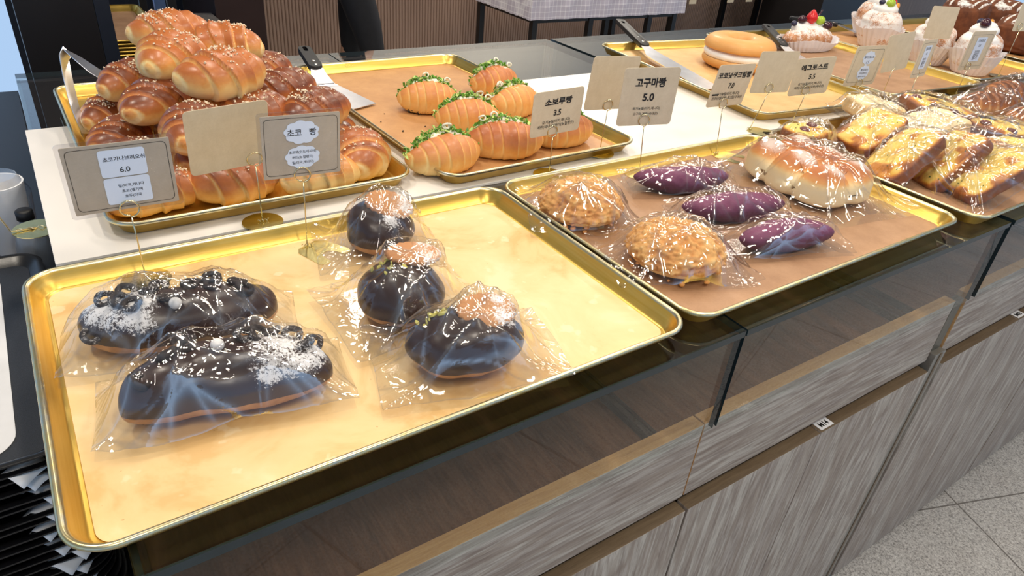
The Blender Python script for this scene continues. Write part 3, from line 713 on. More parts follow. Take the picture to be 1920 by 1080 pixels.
# ------------------------------------------------------------------ cellophane bags
def bag(parent, VV, L, W, seed, cx=0, cy=0, yaw=0, zb=.0, nx=150, ny=92, amp=1.0, flutter=.006, mid=None):
    """clear film drawn taut over the bread points VV (in the parent's frame)"""
    VV = np.asarray(VV); c, s = math.cos(-yaw), math.sin(-yaw)
    X = (VV[:, 0]-cx)*c-(VV[:, 1]-cy)*s; Y = (VV[:, 0]-cx)*s+(VV[:, 1]-cy)*c
    xs = np.linspace(-L/2, L/2, nx); ys = np.linspace(-W/2, W/2, ny)
    H = np.full((nx, ny), -1.0)
    ii = np.clip(np.round((X/L+.5)*(nx-1)).astype(int), 0, nx-1); jj = np.clip(np.round((Y/W+.5)*(ny-1)).astype(int), 0, ny-1)
    np.maximum.at(H, (ii, jj), VV[:, 2])
    for _ in range(2):
        G = H.copy()
        for dx in (-1, 0, 1):
            for dy in (-1, 0, 1): G = np.maximum(G, np.roll(np.roll(H, dx, 0), dy, 1))
        H = np.where(H < 0, G, H)
    Hm = np.where(H >= 0, H+.0015, -1)
    XX, YY = np.meshgrid(xs, ys, indexing='ij'); Q = np.c_[XX.ravel(), YY.ravel()]
    edge = np.minimum(np.minimum(XX+L/2, L/2-XX)/(L*.5), np.minimum(YY+W/2, W/2-YY)/(W*.5))
    bz = (.0025+flutter*vn(Q, 28, seed)*1.5).reshape(XX.shape)+zb
    U = np.maximum(Hm, bz)
    for _ in range(420):
        A = U.copy(); A[1:-1, 1:-1] = .25*(U[2:, 1:-1]+U[:-2, 1:-1]+U[1:-1, 2:]+U[1:-1, :-2])
        U = np.maximum(Hm, A)
    Q2 = Q+.02*np.c_[vn(Q, 30, seed+3), vn(Q, 30, seed+4)]
    for _ in range(5):
        A = U.copy(); A[1:-1, 1:-1] = .25*(U[2:, 1:-1]+U[:-2, 1:-1]+U[1:-1, 2:]+U[1:-1, :-2]); U = np.maximum(A, Hm-.001)
    cr = (ridge(Q2@np.array([[1, .5], [-.35, 1.9]]), 11, seed+1)**2*.0022+ridge(Q2@np.array([[1.7, -.4], [.3, .8]]), 13, seed+7)**2*.0020).reshape(XX.shape)
    rng = np.random.default_rng(seed); fold = (smooth(.95, 1, ridge(Q2, 17, seed+1))*.5+smooth(.96, 1, ridge(Q2@np.array([[1, .4], [.2, 2.6]]), 15, seed+7))*.6).reshape(XX.shape)
    for k in range(34):                                   # long taut folds
        p = np.array([rng.uniform(-.3, .3)*L, rng.uniform(-.3, .3)*W]); e = np.array([rng.choice([-1, 1])*L*.5, rng.uniform(-.6, .6)*W]) if k % 2 else np.array([rng.uniform(-.6, .6)*L, rng.choice([-1, 1])*W*.5])
        d = e-p; ln = np.linalg.norm(d); d /= ln; tt = (Q-p)@d; nn = (Q-p)@np.array([-d[1], d[0]])
        g_ = (np.exp(-np.abs(nn)/rng.uniform(.0022, .0055))*smooth(-.01, .01, tt)*smooth(ln+.01, ln-.01, tt)).reshape(XX.shape); cr += rng.uniform(.0010, .0036)*g_; fold += g_**3*rng.uniform(.3, 1)*(k % 2 == 0)
    U = U+amp*cr
    jx = (vn(Q, 16, seed+8)-.5).reshape(XX.shape)*.010*(1-np.clip(edge*3, 0, 1)); jy = (vn(Q, 16, seed+9)-.5).reshape(XX.shape)*.010*(1-np.clip(edge*3, 0, 1))
    X3, Y3 = XX+jx, YY+jy
    c, s = math.cos(yaw), math.sin(yaw)
    def P3(Z): return np.c_[(X3*c-Y3*s+cx).ravel(), (X3*s+Y3*c+cy).ravel(), Z.ravel()]
    lo = np.full(U.shape, zb+.0004)+np.minimum((vn(Q, 20, seed+11)*.0008).reshape(U.shape), .001)
    V = np.vstack([P3(U), P3(np.minimum(lo, U-.0004))]); n = nx*ny; F = []
    for i in range(nx-1):
        for j in range(ny-1):
            a = i*ny+j; b_, c_, d_ = a+ny, a+ny+1, a+1
            if (i+j) % 2: F += [(a, b_, c_), (a, c_, d_)]
            else: F += [(a, b_, d_), (b_, c_, d_)]
            if i % 3 == 0 and j % 3 == 0 and i+3 < nx and j+3 < ny: F.append((n+a, n+a+3, n+a+3*ny+3, n+a+3*ny))
    fold[[0, -1], :] = .8; fold[:, [0, -1]] = .8; ff = np.clip(fold, 0, 1).ravel()
    o = mesh('cellophane_bag', V, F, CELLO, parent, sm=True, attrs={'fold': np.r_[ff, ff*0]}); o['label'] = 'clear crinkled cellophane bag'
    return o

# ------------------------------------------------------------------ chocolate breads on the near tray
def choc_loaf(x, y, yaw, label, seed, side):
    t = thing('chocolate_bread', label, 'chocolate bread', (x, y, ZT+.0012), yaw, 'long chocolate breads')
    V, F = sph(96, 56); V = V.copy(); L, W, H = .178, .070, .052
    sx, sy, sz = spow(V[:, 0], .62)*L/2, V[:, 1]*W/2*(1-.16*V[:, 0]**2), V[:, 2]
    sy = sy*(1-.0*V[:, 0]); P = np.c_[sx, sy, np.where(sz > 0, spow(sz, .85)*H*.62, spow(sz, .6)*H*.38)]
    P[:, 1] += .012*(V[:, 0]**2)*(1 if side > 0 else -1)
    nz = vn(P, 34, seed)-.5; N = V/np.array([L, W, H]); N /= np.linalg.norm(N, axis=1)[:, None]
    P += N*(nz*.007)[:, None]+N*((vn(P, 110, seed+1)-.5)*.0012)[:, None]
    P[:, 2] -= P[:, 2].min(); zt = P[:, 2]/P[:, 2].max()
    s = side*P[:, 0]/(L/2)
    sug = smooth(-.05, .35, -s)*smooth(.40, .75, zt)*.64
    lf = mesh('loaf', P, F, CHOC, t, attrs={'sugar': sug, 'bake': 1-smooth(.26, .40, zt)*1.0})
    rng = np.random.default_rng(seed)
    def surf(u, v):
        d = (P[:, 0]-u)**2+(P[:, 1]-v)**2+(zt < .4)*1.0; k = int(np.argmin(d)); return P[k]
    def ringg(c, r=.0070, rr_=.0030):
        m, n = 16, 8; Vv = []
        tx, ty = rng.uniform(-.6, .6, 2)
        for i in range(m):
            for j in range(n):
                a, b = 2*PI*i/m, 2*PI*j/n; q = rr_*(1+.18*math.sin(3*a+b))
                Vv.append(((r+q*math.cos(b))*math.cos(a), (r+q*math.cos(b))*math.sin(a), q*math.sin(b)))
        Fv = [(i*n+j, ((i+1) % m)*n+j, ((i+1) % m)*n+(j+1) % n, i*n+(j+1) % n) for i in range(m) for j in range(n)]
        Vv = np.array(Vv); Rm = np.array(Matrix.Rotation(tx, 3, 'X')@Matrix.Rotation(ty, 3, 'Y')); Vv = Vv@Rm.T+c+np.array([0, 0, .0022])
        o = mesh('cereal_ring', Vv, Fv, OREO, lf, attrs={'sugar': np.full(len(Vv), .42 if (-side*c[0]) > -.005 else -.5)})
        return Vv
    allP = [P]
    uv = [(-.074, -.014), (-.062, .008), (-.050, -.004), (-.040, .016), (-.036, -.015), (-.022, .002), (-.012, .016), (-.008, -.010), (.014, .012), (.030, .017), (.036, .0), (.058, .012), (.060, -.004)] if side > 0 else [(.074, .004), (.058, .010), (.044, .015), (.030, .012), (.018, .016), (-.028, .014), (-.052, .004), (-.066, -.010), (.064, -.006)]
    for u, v in uv: allP.append(ringg(surf(u+rng.normal(0, .002), v+rng.normal(0, .002))))
    c = surf(.004*side, -.016 if side > 0 else .006); Vs, Fs = sph(20, 14)
    mesh('candy_ball', Vs*.0058+c+np.array([0, -.001, .004]), Fs, CANDY, lf)['label'] = 'small white candy ball'
    bag(t, np.vstack(allP), .212, .100, seed, 0, 0, 0)
    return t
choc_loaf(.126, .243, -.24, 'rear long chocolate bread, sugar-dusted on its left half, in a clear bag', 101, 1)
choc_loaf(.143, .136, -.17, 'front long chocolate bread, sugar-dusted on its right end, in a clear bag', 102, -1)
def choc_ball(x, y, yaw, label, seed, a, b, h, biscuit, pist, bagd, sug):
    t = thing('chocolate_bun', label, 'chocolate bun', (x, y, ZT+.0012), yaw, 'round chocolate buns with biscuits')
    V, F = sph(72, 48); P = np.c_[V[:, 0]*a/2, V[:, 1]*b/2, np.where(V[:, 2] > 0, V[:, 2]*h*.58, spow(V[:, 2], .7)*h*.42)]
    N = V; P = P+N*((vn(P, 36, seed)-.5)*.008)[:, None]+N*((vn(P, 120, seed+1)-.5)*.0014)[:, None]
    P[:, 2] -= P[:, 2].min(); zt = P[:, 2]/P[:, 2].max()
    sg = np.exp(-(((P[:, 0]-sug[0])/.016)**2+((P[:, 1]-sug[1])/.014)**2))*.75*(zt > .45)
    mesh('bun', P, F, CHOC, t, attrs={'sugar': sg, 'bake': 1-smooth(.22, .36, zt)})
    allP = [P]
    # scalloped biscuit leaning on top
    bx, by, bz, rx, ry, rz = biscuit; n = 72
    def sc(k, z, e=1.0): return [(.030*e*k*(1+.035*math.cos(22*q))*math.cos(q), .019*e*k*(1+.05*math.cos(22*q))*math.sin(q), z) for q in [2*PI*i/n for i in range(n)]]
    Vb, Fb = loft([sc(.93, 0), sc(1, .0018), sc(1, .0045), sc(.94, .0062), sc(.6, .0068), sc(.2, .0068)])
    Rm = np.array((Matrix.Rotation(rz, 3, 'Z')@Matrix.Rotation(ry, 3, 'Y')@Matrix.Rotation(rx, 3, 'X')))
    Vb0 = np.array(Vb); Vb = Vb0@Rm.T+np.array([bx, by, bz])
    mesh('biscuit', Vb, Fb, BISC, t, attrs={'sugar': smooth(-.012, .012, Vb0[:, 0])*.62}, angle=1.0)['label'] = 'oval scalloped biscuit half dusted with sugar'
    allP.append(Vb)
    rng = np.random.default_rng(seed)
    if pist:
        parts = []
        for k in range(15):
            u, v = pist[0]+rng.normal(0, .008), pist[1]+rng.normal(0, .006); d = (P[:, 0]-u)**2+(P[:, 1]-v)**2+(zt < .4); c = P[int(np.argmin(d))]
            Vs, Fs = sph(8, 6); q, _ = np.linalg.qr(rng.uniform(-1, 1, (3, 3))); k_ = rng.uniform(.5, 1.1)
            parts.append(((Vs*np.array([.0042, .0026, .0012])*k_)@q+c+np.array([0, 0, .0008]), Fs))
        o = mesh('pistachio_pieces', *join(parts), PIST, t); o['kind'] = 'stuff'
    bag(t, np.vstack(allP), bagd[0], bagd[1], seed, bagd[2], bagd[3], bagd[4], flutter=.009, amp=1.1)
choc_ball(.376, .333, -.3, 'rearmost round chocolate bun with a sugared biscuit, beside the sign plate', 201, .084, .082, .064, (.012, -.004, .060, .55, .25, -.1), None, (.150, .125, -.004, .0, .1), (.012, -.026))
choc_ball(.335, .188, -.3, 'middle chocolate bun with pistachios and a biscuit at its back', 202, .094, .090, .064, (.016, .014, .063, .15, .1, .1), (-.012, .004), (.165, .135, .0, .005, .35), (.03, .02))
choc_ball(.353, .080, -.35, 'front chocolate bun with pistachios left and a tilted sugared biscuit right', 203, .112, .088, .060, (.018, .000, .060, .5, .1, .1), (-.030, .006), (.185, .125, .0, .0, .1), (.036, -.004))

# ------------------------------------------------------------------ streusel buns
def soboro(x, y, yaw, label, seed, r, h, bagd):
    t = thing('streusel_bun', label, 'streusel bun', (x, y, ZT+.0012), yaw, 'round streusel buns')
    V, F = sph(150, 90); P = np.c_[V[:, 0]*r, V[:, 1]*r, np.where(V[:, 2] > 0, V[:, 2]*h*.66, spow(V[:, 2], .6)*h*.34)]
    Q = P/r
    lump = vn(Q, 5, seed)*.45+ridge(Q, 8, seed+1)*.35+vn(Q, 17, seed+2)*.35
    zt0 = (P[:, 2]-P[:, 2].min())/h
    capm = smooth(.26, .34, zt0+.16*(vn(Q, 7, seed+3)-.5))
    P = P+V*((capm*(.004+.013*(lump-.55))+.0034*(vn(Q, 34, seed+4)-.5)*capm))[:, None]
    P[:, 2] -= P[:, 2].min()
    bake = np.where(capm > .5,   .46+.9*(.6-lump), .10)  # cap tone deepens in the hollows between lumps
    b = mesh('bun', P, F, C_SOB, t, attrs={'bake': np.clip(bake, 0, 1)})
    rng = np.random.default_rng(seed); parts = []
    for k in range(34):
        a = rng.uniform(0, 2*PI); rad = r*rng.uniform(.92, 1.04); Vs, Fs = sph(9, 7); s = rng.uniform(.002, .0055)
        v = Vs*s*np.array([1, .8, .6]); v = v*(1+.35*(vn(v*200+k, 1, k)-.5))[:, None]; parts.append((v+np.array([rad*math.cos(a), rad*math.sin(a), rng.uniform(.002, .012)]), Fs))
    Vc, Fc = join(parts); o = mesh('streusel_crumbs', Vc, Fc, C_SOB, t, attrs={'bake': np.full(len(Vc), .5)}); o['kind'] = 'stuff'
    bag(t, P, *bagd[:2], seed, *bagd[2:], flutter=.008, amp=1.0)
soboro(.676, .300, .1, 'streusel bun in a clear bag at the back left of its tray', 301, .056, .046, (.165, .140, .0, .002, -.5))
soboro(.703, .135, .4, 'larger craggy streusel bun in a clear bag at the front left of its tray', 302, .059, .048, (.195, .145, .0, .004, -.75))

# ------------------------------------------------------------------ purple sweet potato breads
def purple(x, y, yaw, label, seed, L, bagd):
    t = thing('purple_bread', label, 'sweet potato bread', (x, y, ZT+.0012), yaw, 'purple sweet potato breads')
    nu, nv = 90, 40; u = np.linspace(-1, 1, nu); th = np.linspace(0, 2*PI, nv, endpoint=False); Ug, T = np.meshgrid(u, th, indexing='ij')
    r = .0275*np.clip(1-np.abs(Ug)**2.1, 0, 1)**.66+.0005
    P = np.c_[(Ug*L/2).ravel(), (r*np.cos(T)+.006*np.sin(2.2*Ug+seed)).ravel(), (r*np.sin(T)*.78).ravel()]
    P[:, 1:] *= (1+.16*(vn(P, 45, seed)-.5)+.10*(vn(P, 130, seed)-.5))[:, None]
    P[:, 2] = np.where(P[:, 2] < -.014, -.014+(P[:, 2]+.014)*.2, P[:, 2]); P[:, 2] += .004*(Ug.ravel()**2); P[:, 2] -= P[:, 2].min()
    F = [(i*nv+j, (i+1)*nv+j, (i+1)*nv+(j+1) % nv, i*nv+(j+1) % nv) for i in range(nu-1) for j in range(nv)]
    F += [tuple(range(nv)), tuple(reversed(range((nu-1)*nv, nu*nv)))]
    mesh('crust', P, F, C_PUR, t, attrs={'bake': .2+.7*smooth(.2, 1, P[:, 2]/P[:, 2].max())})  # tone runs from darker at the base to lighter on top
    bag(t, P, *bagd, flutter=.006, amp=1.1)
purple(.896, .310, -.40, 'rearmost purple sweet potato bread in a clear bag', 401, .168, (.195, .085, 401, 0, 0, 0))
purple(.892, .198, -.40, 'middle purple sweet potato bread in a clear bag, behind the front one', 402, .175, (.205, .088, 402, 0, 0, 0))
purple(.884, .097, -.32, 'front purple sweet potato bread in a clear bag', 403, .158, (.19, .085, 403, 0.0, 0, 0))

# ------------------------------------------------------------------ milk bread
def milk_bread(x, y, yaw):
    t = thing('milk_bread', 'six-bun pull-apart milk bread dusted with sugar, in a clear bag', 'milk bread', (x, y, ZT+.0012), yaw)
    V, F = sph(150, 100); A, B, H = .150, .195, .062
    m = np.max(np.abs(V[:, :2]), axis=1)/np.maximum(np.linalg.norm(V[:, :2], axis=1), 1e-6)
    P = np.c_[spow(V[:, 0], .55)*A/2, spow(V[:, 1], .55)*B/2, np.where(V[:, 2] > 0, spow(V[:, 2], .62)*H*.6, spow(V[:, 2], .35)*H*.4)]
    sx = np.abs(P[:, 0]); sy = np.minimum(np.abs(P[:, 1]-B/6), np.abs(P[:, 1]+B/6))
    g = np.maximum(np.exp(-(sx/.010)**2), np.exp(-(sy/.010)**2)); zt = (P[:, 2]-P[:, 2].min())/H
    cx = A/4; bump = np.zeros(len(P))
    for ix in (-1, 1):
        for iy in (-1, 0, 1): bump = np.maximum(bump, np.exp(-(((P[:, 0]-ix*A/4)/.034)**2+((P[:, 1]-iy*B/3)/.030)**2)))
    P[:, 2] += np.where(V[:, 2] > 0, (bump-.55)*.016*V[:, 2], 0)
    P[:, :2] *= (1-.11*g*(np.linalg.norm(V[:, :2], axis=1) > .5))[:, None]
    P[:, 2] -= g*.013*(V[:, 2] > 0)
    P += V*((vn(P, 30, 5)-.5)*.004)[:, None]; P[:, 2] -= P[:, 2].min(); zt = P[:, 2]/P[:, 2].max()
    sug = np.zeros(len(P))
    for (a, b) in ((-.036, .055), (.040, .060), (-.030, -.010), (.046, .0), (-.020, -.064), (.044, -.060)): sug = np.maximum(sug, np.exp(-(((P[:, 0]-a)/.026)**2+((P[:, 1]-b)/.022)**2)))
    sug = sug*(zt > .7)
    nt = NT('milk_bread_top'); a = nt.attr('bake'); s = nt.attr('sugar'); n1 = nt.noise(28, 5); n2 = nt.noise(900, 4, rough=.8)
    f = nt.math('ADD', a, nt.math('MULTIPLY', nt.math('SUBTRACT', n1, .5), .35), True)
    c = nt.ramp(f, [(0, srgb(244, 226, 184)), (.35, srgb(240, 208, 150)), (.62, srgb(226, 160, 88)), (1, srgb(196, 116, 54))])
    sf = nt.ramp(nt.math('ADD', s, nt.math('MULTIPLY', nt.math('SUBTRACT', n2, .5), 1.6)), [(.46, 0.0), (.62, .75)])
    nt.bump(n2, .2, .0006); mt = nt.set(nt.mix(sf, c, srgb(238, 228, 218)), .5)
    mesh('loaf', P, F, mt, t, attrs={'bake': smooth(.42, .85, zt)*1.0, 'sugar': sug})
    bag(t, P, .215, .265, 501, 0.0, -.01, 0.0, nx=130, ny=150, flutter=.010, amp=1.1)
milk_bread(1.105, .225, -.12)

# ------------------------------------------------------------------ wrapped cheese toasts
def toast(x, y, z, rot, label, seed, S=(.125, .095, .036), style='cheese', bagk=(1.32, 1.3), saus=()):
    t = thing('wrapped_toast', label, 'wrapped toast', (x, y, z), rot, 'wrapped savoury breads')
    V, F = sph(84, 56); P = np.c_[spow(V[:, 0], .45)*S[0]/2, spow(V[:, 1], .45)*S[1]/2, spow(V[:, 2], .5)*S[2]/2]
    P[:, 0] *= 1-.10*(P[:, 1]/S[1]+.5)
    top = smooth(.2, .7, V[:, 2]); lum = vn(P, 40, seed)
    P += V*((lum-.5)*.008)[:, None]+V*((vn(P, 120, seed+1)-.5)*.003)[:, None]; P[:, 2] -= P[:, 2].min()
    spots = smooth(.62, .8, vn(P, 55, seed+2))*.5
    edge = np.maximum(np.abs(P[:, 0])/(S[0]/2), np.abs(P[:, 1])/(S[1]/2))
    bk = np.where(top > .01, (1-top)*.85+top*(.10+spots+.35*smooth(.72, 1, edge)), .9)
    if style == 'pale': bk = bk*.35
    lf = mesh('toast', P, F, C_TOAST if style != 'pale' else C_MILK, t, attrs={'bake': np.clip(bk, 0, 1)})
    allP = [P]
    for (u, v) in saus:
        Vs, Fs = sph(20, 14); Vq = Vs*np.array([.011, .011, .006])+np.array([u, v, P[:, 2].max()*.88]); mesh('sausage_slice', Vq, Fs, SAUS, lf); allP.append(Vq)
    if style in ('cheese', 'pale'): 
        rng = np.random.default_rng(seed); ok = np.where((P[:, 2] > .85*P[:, 2].max()))[0]; idx = rng.choice(ok, 14)
        o = mesh('herb_flakes', *cubes(P[idx], [(0, 0, 1)]*14, .0014, rng), HERB, lf, sm=False); o['kind'] = 'stuff'
    bag(t, np.vstack(allP), S[0]*bagk[0], S[1]*bagk[1], seed, 0, 0, 0, nx=104, ny=80, flutter=.012, amp=1.3, zb=.0)
ZS = ZT+.002
TO = [
 (1.300, .365, ZS, (.0, .0, .1), 'small dark wrapped bread at the back left corner of the toast tray', (.10, .075, .034), 'cheese', (1.2, 1.25), ((.02, .005), (-.022, -.004))),
 (1.405, .290, ZS+.020, (.0, -.55, -.15), 'wrapped cheese toast leaning second from the left in the toast tray', (.12, .095, .034), 'cheese', (1.25, 1.25), ()),
 (1.520, .370, ZS+.022, (.1, .1, -.1), 'pale wrapped bread lying at the back of the toast tray', (.125, .10, .040), 'pale', (1.25, 1.2), ()),
 (1.330, .175, ZS+.022, (-.2, -.75, -.25), 'leftmost leaning wrapped cheese toast with a dark brown side', (.13, .095, .034), 'cheese', (1.25, 1.3), ()),
 (1.395, .125, ZS+.026, (-.2, -.85, -.30), 'wrapped cheese toast leaning in the middle front of the toast tray', (.13, .095, .034), 'cheese', (1.25, 1.3), ()),
 (1.395, .060, ZS+.020, (-.1, -.60, -.35), 'frontmost wrapped toast showing a bright yellow top', (.13, .098, .034), 'cheese', (1.28, 1.3), ()),
 (1.520, .105, ZS+.016, (-.05, -.35, -.35), 'wrapped toast right of the bright yellow front toast', (.13, .098, .034), 'cheese', (1.25, 1.25), ()),
 (1.505, .235, ZS+.030, (.0, -.3, -.3), 'pale wrapped bread with blue-white reflections in the middle of the toast tray', (.13, .10, .036), 'pale', (1.28, 1.25), ()),
 (1.655, .300, ZS+.024, (.05, .15, -.45), 'large wrapped cheese bread with two dark sausage slices at the back right', (.17, .11, .040), 'cheese', (1.2, 1.2), ((-.062, .010), (-.050, -.036), (-.01, -.045))),
 (1.665, .165, ZS+.018, (.0, .1, -.35), 'wrapped sausage bread at the right of the toast tray', (.15, .10, .038), 'cheese', (1.2, 1.2), ((-.052, .008), (-.030, -.034), (.02, -.038))),
 (1.640, .060, ZS, (.0, -.1, -.3), 'wrapped toast in the front right corner of the toast tray', (.13, .098, .034), 'cheese', (1.2, 1.2), ()),
]
for i, a in enumerate(TO): toast(a[0], a[1], a[2], a[3], a[4], 520+i*3, a[5], a[6], a[7], a[8])
def wrapped_croissant(x, y, z, rot, label, seed):
    t = thing('wrapped_croissant', label, 'wrapped croissant', (x, y, z), rot, 'wrapped almond croissants')
    V, F, b = roll_geo(.15, .036, .2, 4.5, seed, .12, .14, .85, 90, 40, top=1.1, pale=.7)
    mesh('croissant', V, F, C_CROIS, t, attrs={'bake': b}); bag(t, V, .19, .11, seed, 0, .01, 0, nx=96, ny=70, flutter=.012, amp=1.3)
wrapped_croissant(1.985, .330, ZS, (0, 0, -.5), 'wrapped almond croissant at the back left of the right-edge tray', 601)
wrapped_croissant(2.110, .345, ZS+.01, (0, .1, -.3), 'wrapped almond croissant second from the left in the right-edge tray', 602)
wrapped_croissant(1.975, .215, ZS, (0, 0, -.6), 'wrapped almond croissant nearest the camera in the right-edge tray', 603)
wrapped_croissant(2.085, .225, ZS+.045, (0, -.1, .2), 'dark wrapped croissant on top at the right edge of the photo', 604)
wrapped_croissant(2.20, .24, ZS, (0, 0, -.5), 'wrapped almond croissant at the far right end', 605)

# ------------------------------------------------------------------ ring bread
def torus(R, r, nu, nv, sq=1.0):
    V = [((R+r*math.cos(b))*math.cos(a), (R+r*math.cos(b))*math.sin(a), r*math.sin(b)*sq) for a in [2*PI*i/nu for i in range(nu)] for b in [2*PI*j/nv for j in range(nv)]]
    F = [(i*nv+j, ((i+1) % nu)*nv+j, ((i+1) % nu)*nv+(j+1) % nv, i*nv+(j+1) % nv) for i in range(nu) for j in range(nv)]
    return np.array(V), F
t = thing('ring_bread', 'large ring-shaped bread filled with white cream on its own tray', 'cream ring bread', (1.655, .845, ZB), .3)
for nm, z, r, hh, m in (('lower_half', .016, .036, .55, C_DONUT), ('upper_half', .056, .037, .70, C_DONUT)):
    V, F = torus(.058, r, 80, 30, hh); V = V*(1+.03*(vn(V, 30, 9)-.5))[:, None]
    if nm == 'upper_half': V[:, 2] = np.where(V[:, 2] < -.006, -.006, V[:, 2])
    else: V[:, 2] = np.where(V[:, 2] > .008, .008, V[:, 2])
    V[:, 2] += (z if nm == 'upper_half' else z-(V[:, 2].min()+z))
    mesh(nm, V, F, m, t, attrs={'bake': .3+.45*vn(V, 20, 4)})
V, F = torus(.058, .034, 80, 24, .5); V[:, 2] += .037; mesh('cream_layer', V*(1+.02*(vn(V, 60, 2)-.5))[:, None], F, CREAMW, t)

# ------------------------------------------------------------------ fruit-topped pastries
def fruit(parent, kind, c, s, seed=0):
    Vs, Fs = sph(18, 14); m = {'strawberry': STRAW, 'grape': GRAPE, 'blueberry': BLUEB, 'cherry': CHERRY, 'orange_slice': ORANGE}[kind]
    sh = {'strawberry': (1, 1, 1.25), 'grape': (1.3, 1, 1), 'blueberry': (1, 1, .9), 'cherry': (1.3, 1, 1), 'orange_slice': (1.2, .5, .9)}[kind]
    V = Vs*s*np.array(sh)
    if kind == 'strawberry': V[:, :2] *= (1-.45*np.clip(V[:, 2]/s/1.25, 0, 1))[:, None]
    return mesh(kind, V+np.array(c), Fs, m, parent)
t = thing('fruit_croissant', 'sugar-dusted croissant topped with cream, strawberry and grapes in a white paper tray', 'fruit croissant', (2.085, .93, .0062+.0026), -.15)
V, F, b = roll_geo(.20, .042, .1, 5, 700, .1, .16, .9, 100, 40); V[:, 2] += .006
mesh('croissant', V, F, DUSTC, t, attrs={'sugar': .42+.35*smooth(.5, 1, V[:, 2]/V[:, 2].max())})
def pleated(R1, R2, h, n, sx=1, sy=1, seed=0, z0=0.0012):
    rng = np.random.default_rng(seed); m = n*2; Vv = []
    for k, (R_, z) in enumerate(((R1*.2, z0), (R1*.96, z0), (R1, z0+.003), ((R1+R2)/2, h*.5), (R2, h))):
        for i in range(m):
            a = 2*PI*i/m; rr_ = R_*(1+(.05 if i % 2 else -.02)*(k > 1)*(.5+.5*k/4))
            Vv.append((rr_*math.cos(a)*sx, rr_*math.sin(a)*sy, z+(.006*math.sin(a*3+seed)+rng.uniform(-.001, .001) if k == 4 else 0)))
    Ff = [(k*m+i, k*m+(i+1) % m, (k+1)*m+(i+1) % m, (k+1)*m+i) for k in range(4) for i in range(m)]+[tuple(reversed(range(m)))]
    return Vv, Ff
def solid(o, th=.0006):
    m = o.modifiers.new('thickness', 'SOLIDIFY'); m.thickness = th; m.offset = 0; return o
solid(mesh('paper_case', *pleated(.050, .062, .032, 40, 1.9, .85, 1), CUPP, t, sm=False))
tp = [(-.055, .0), (-.03, .004), (0, .006), (.03, .004), (.055, 0)]
mesh('whipped_cream', *tube([(x_*1.1, y_+.014, .062) for x_, y_ in tp], [.010, .018, .019, .018, .010], 12), CREAMW, t)
for k, c, s in (('blueberry', (-.068, .010, .076), .009), ('cherry', (-.034, .014, .086), .012), ('strawberry', (.002, .012, .094), .017), ('grape', (.036, .008, .084), .013), ('cherry', (.062, -.004, .070), .012)): fruit(t, k, c, s)
mesh('vanilla_stick', *tube([(.018, .012, .08), (.046, .02, .112)], .0022, 6), CHERRY, t)
def cup_pastry(x, y, z, yaw, label, seed, k=1.0, fr='a'):
    t = thing('fruit_pastry', label, 'fruit pastry', (x, y, z), yaw, 'fruit-topped pastries in paper cups')
    V, F = sph(60, 40); P = np.c_[spow(V[:, 0], .8)*.050, spow(V[:, 1], .8)*.050, spow(V[:, 2], .6)*.048]*k
    P += V*(ridge(P*np.array([.6, .6, 1.6]), 40, seed)[:, None]*.006); P[:, 2] += -P[:, 2].min()+.003
    mesh('pastry', P, F, DUSTC, t, attrs={'sugar': .38+.5*vn(P, 28, seed)})
    solid(mesh('paper_cup', *pleated(.042*k, .066*k, .060*k, 26, seed=seed), CUPP, t, sm=False))
    zc = P[:, 2].max()
    mesh('whipped_cream', *tube([(.030*(1-i/40)*math.cos(i*.6), .030*(1-i/40)*math.sin(i*.6), zc-.004+i*.0008) for i in range(34)], [.013]*28+[.009, .008, .007, .006, .004, .002], 10), CREAMW, t)
    for kk, c, s in {'a': (('grape', (-.012, -.012, .022), .014), ('strawberry', (.018, -.006, .024), .015), ('cherry', (.036, .006, .020), .010), ('orange_slice', (.040, -.018, .010), .013), ('blueberry', (-.02, .012, .022), .010)),
                   'b': (('blueberry', (-.008, .0, .024), .011), ('strawberry', (.012, .004, .026), .015), ('orange_slice', (.036, .0, .016), .014)),
                   'c': (('cherry', (-.022, .004, .022), .014), ('orange_slice', (.030, -.004, .016), .016), ('blueberry', (.0, .02, .022), .010))}[fr]:
        fruit(t, kk, (c[0], c[1], zc+c[2]), s)
cup_pastry(2.415, .900, .004, .2, 'fruit-topped pastry in a paper cup with a green grape and strawberry', 801, 1.12, 'a')
cup_pastry(2.560, 1.010, .004, .5, 'rearmost fruit-topped pastry at the top edge of the photo', 802, 1.12, 'b')
cup_pastry(2.385, .705, .004, .1, 'fruit-topped pastry half hidden behind the tall blank card', 803, 1.08, 'c')
cup_pastry(2.400, .580, .004, .3, 'rightmost fruit-topped pastry with an orange slice, nearest the camera', 804, 1.12, 'c')
def cube_pastry(x, y, z, yaw, label, seed, S=.125, H=.11):
    t = thing('cocoa_pastry', label, 'cocoa pastry', (x, y, z), yaw, 'square cocoa pastries dusted with sugar')
    V, F = sph(80, 60); P = np.c_[spow(V[:, 0], .4)*S/2, spow(V[:, 1], .4)*S/2, spow(V[:, 2], .45)*H/2]
    P += V*((ridge(P*np.array([.4, .4, 2.2]), 40, seed)-.5)*.006)[:, None]; P[:, 2] -= P[:, 2].min()
    tp_ = smooth(.7, .95, P[:, 2]/P[:, 2].max()); P[:, 2] += tp_*(.016*(1-np.abs(P[:, 0]/(S/2)))*1.0)
    st = smooth(.1, .6, np.sin(P[:, 1]*260+P[:, 0]*80))
    mesh('pastry', P, F, CHOCP, t, attrs={'sugar': tp_*(.15+.55*st)-.4*(1-tp_)})
cube_pastry(2.960, .900, .004, .3, 'tallest square cocoa pastry beside the blank card at the top', 901, .15, .125)
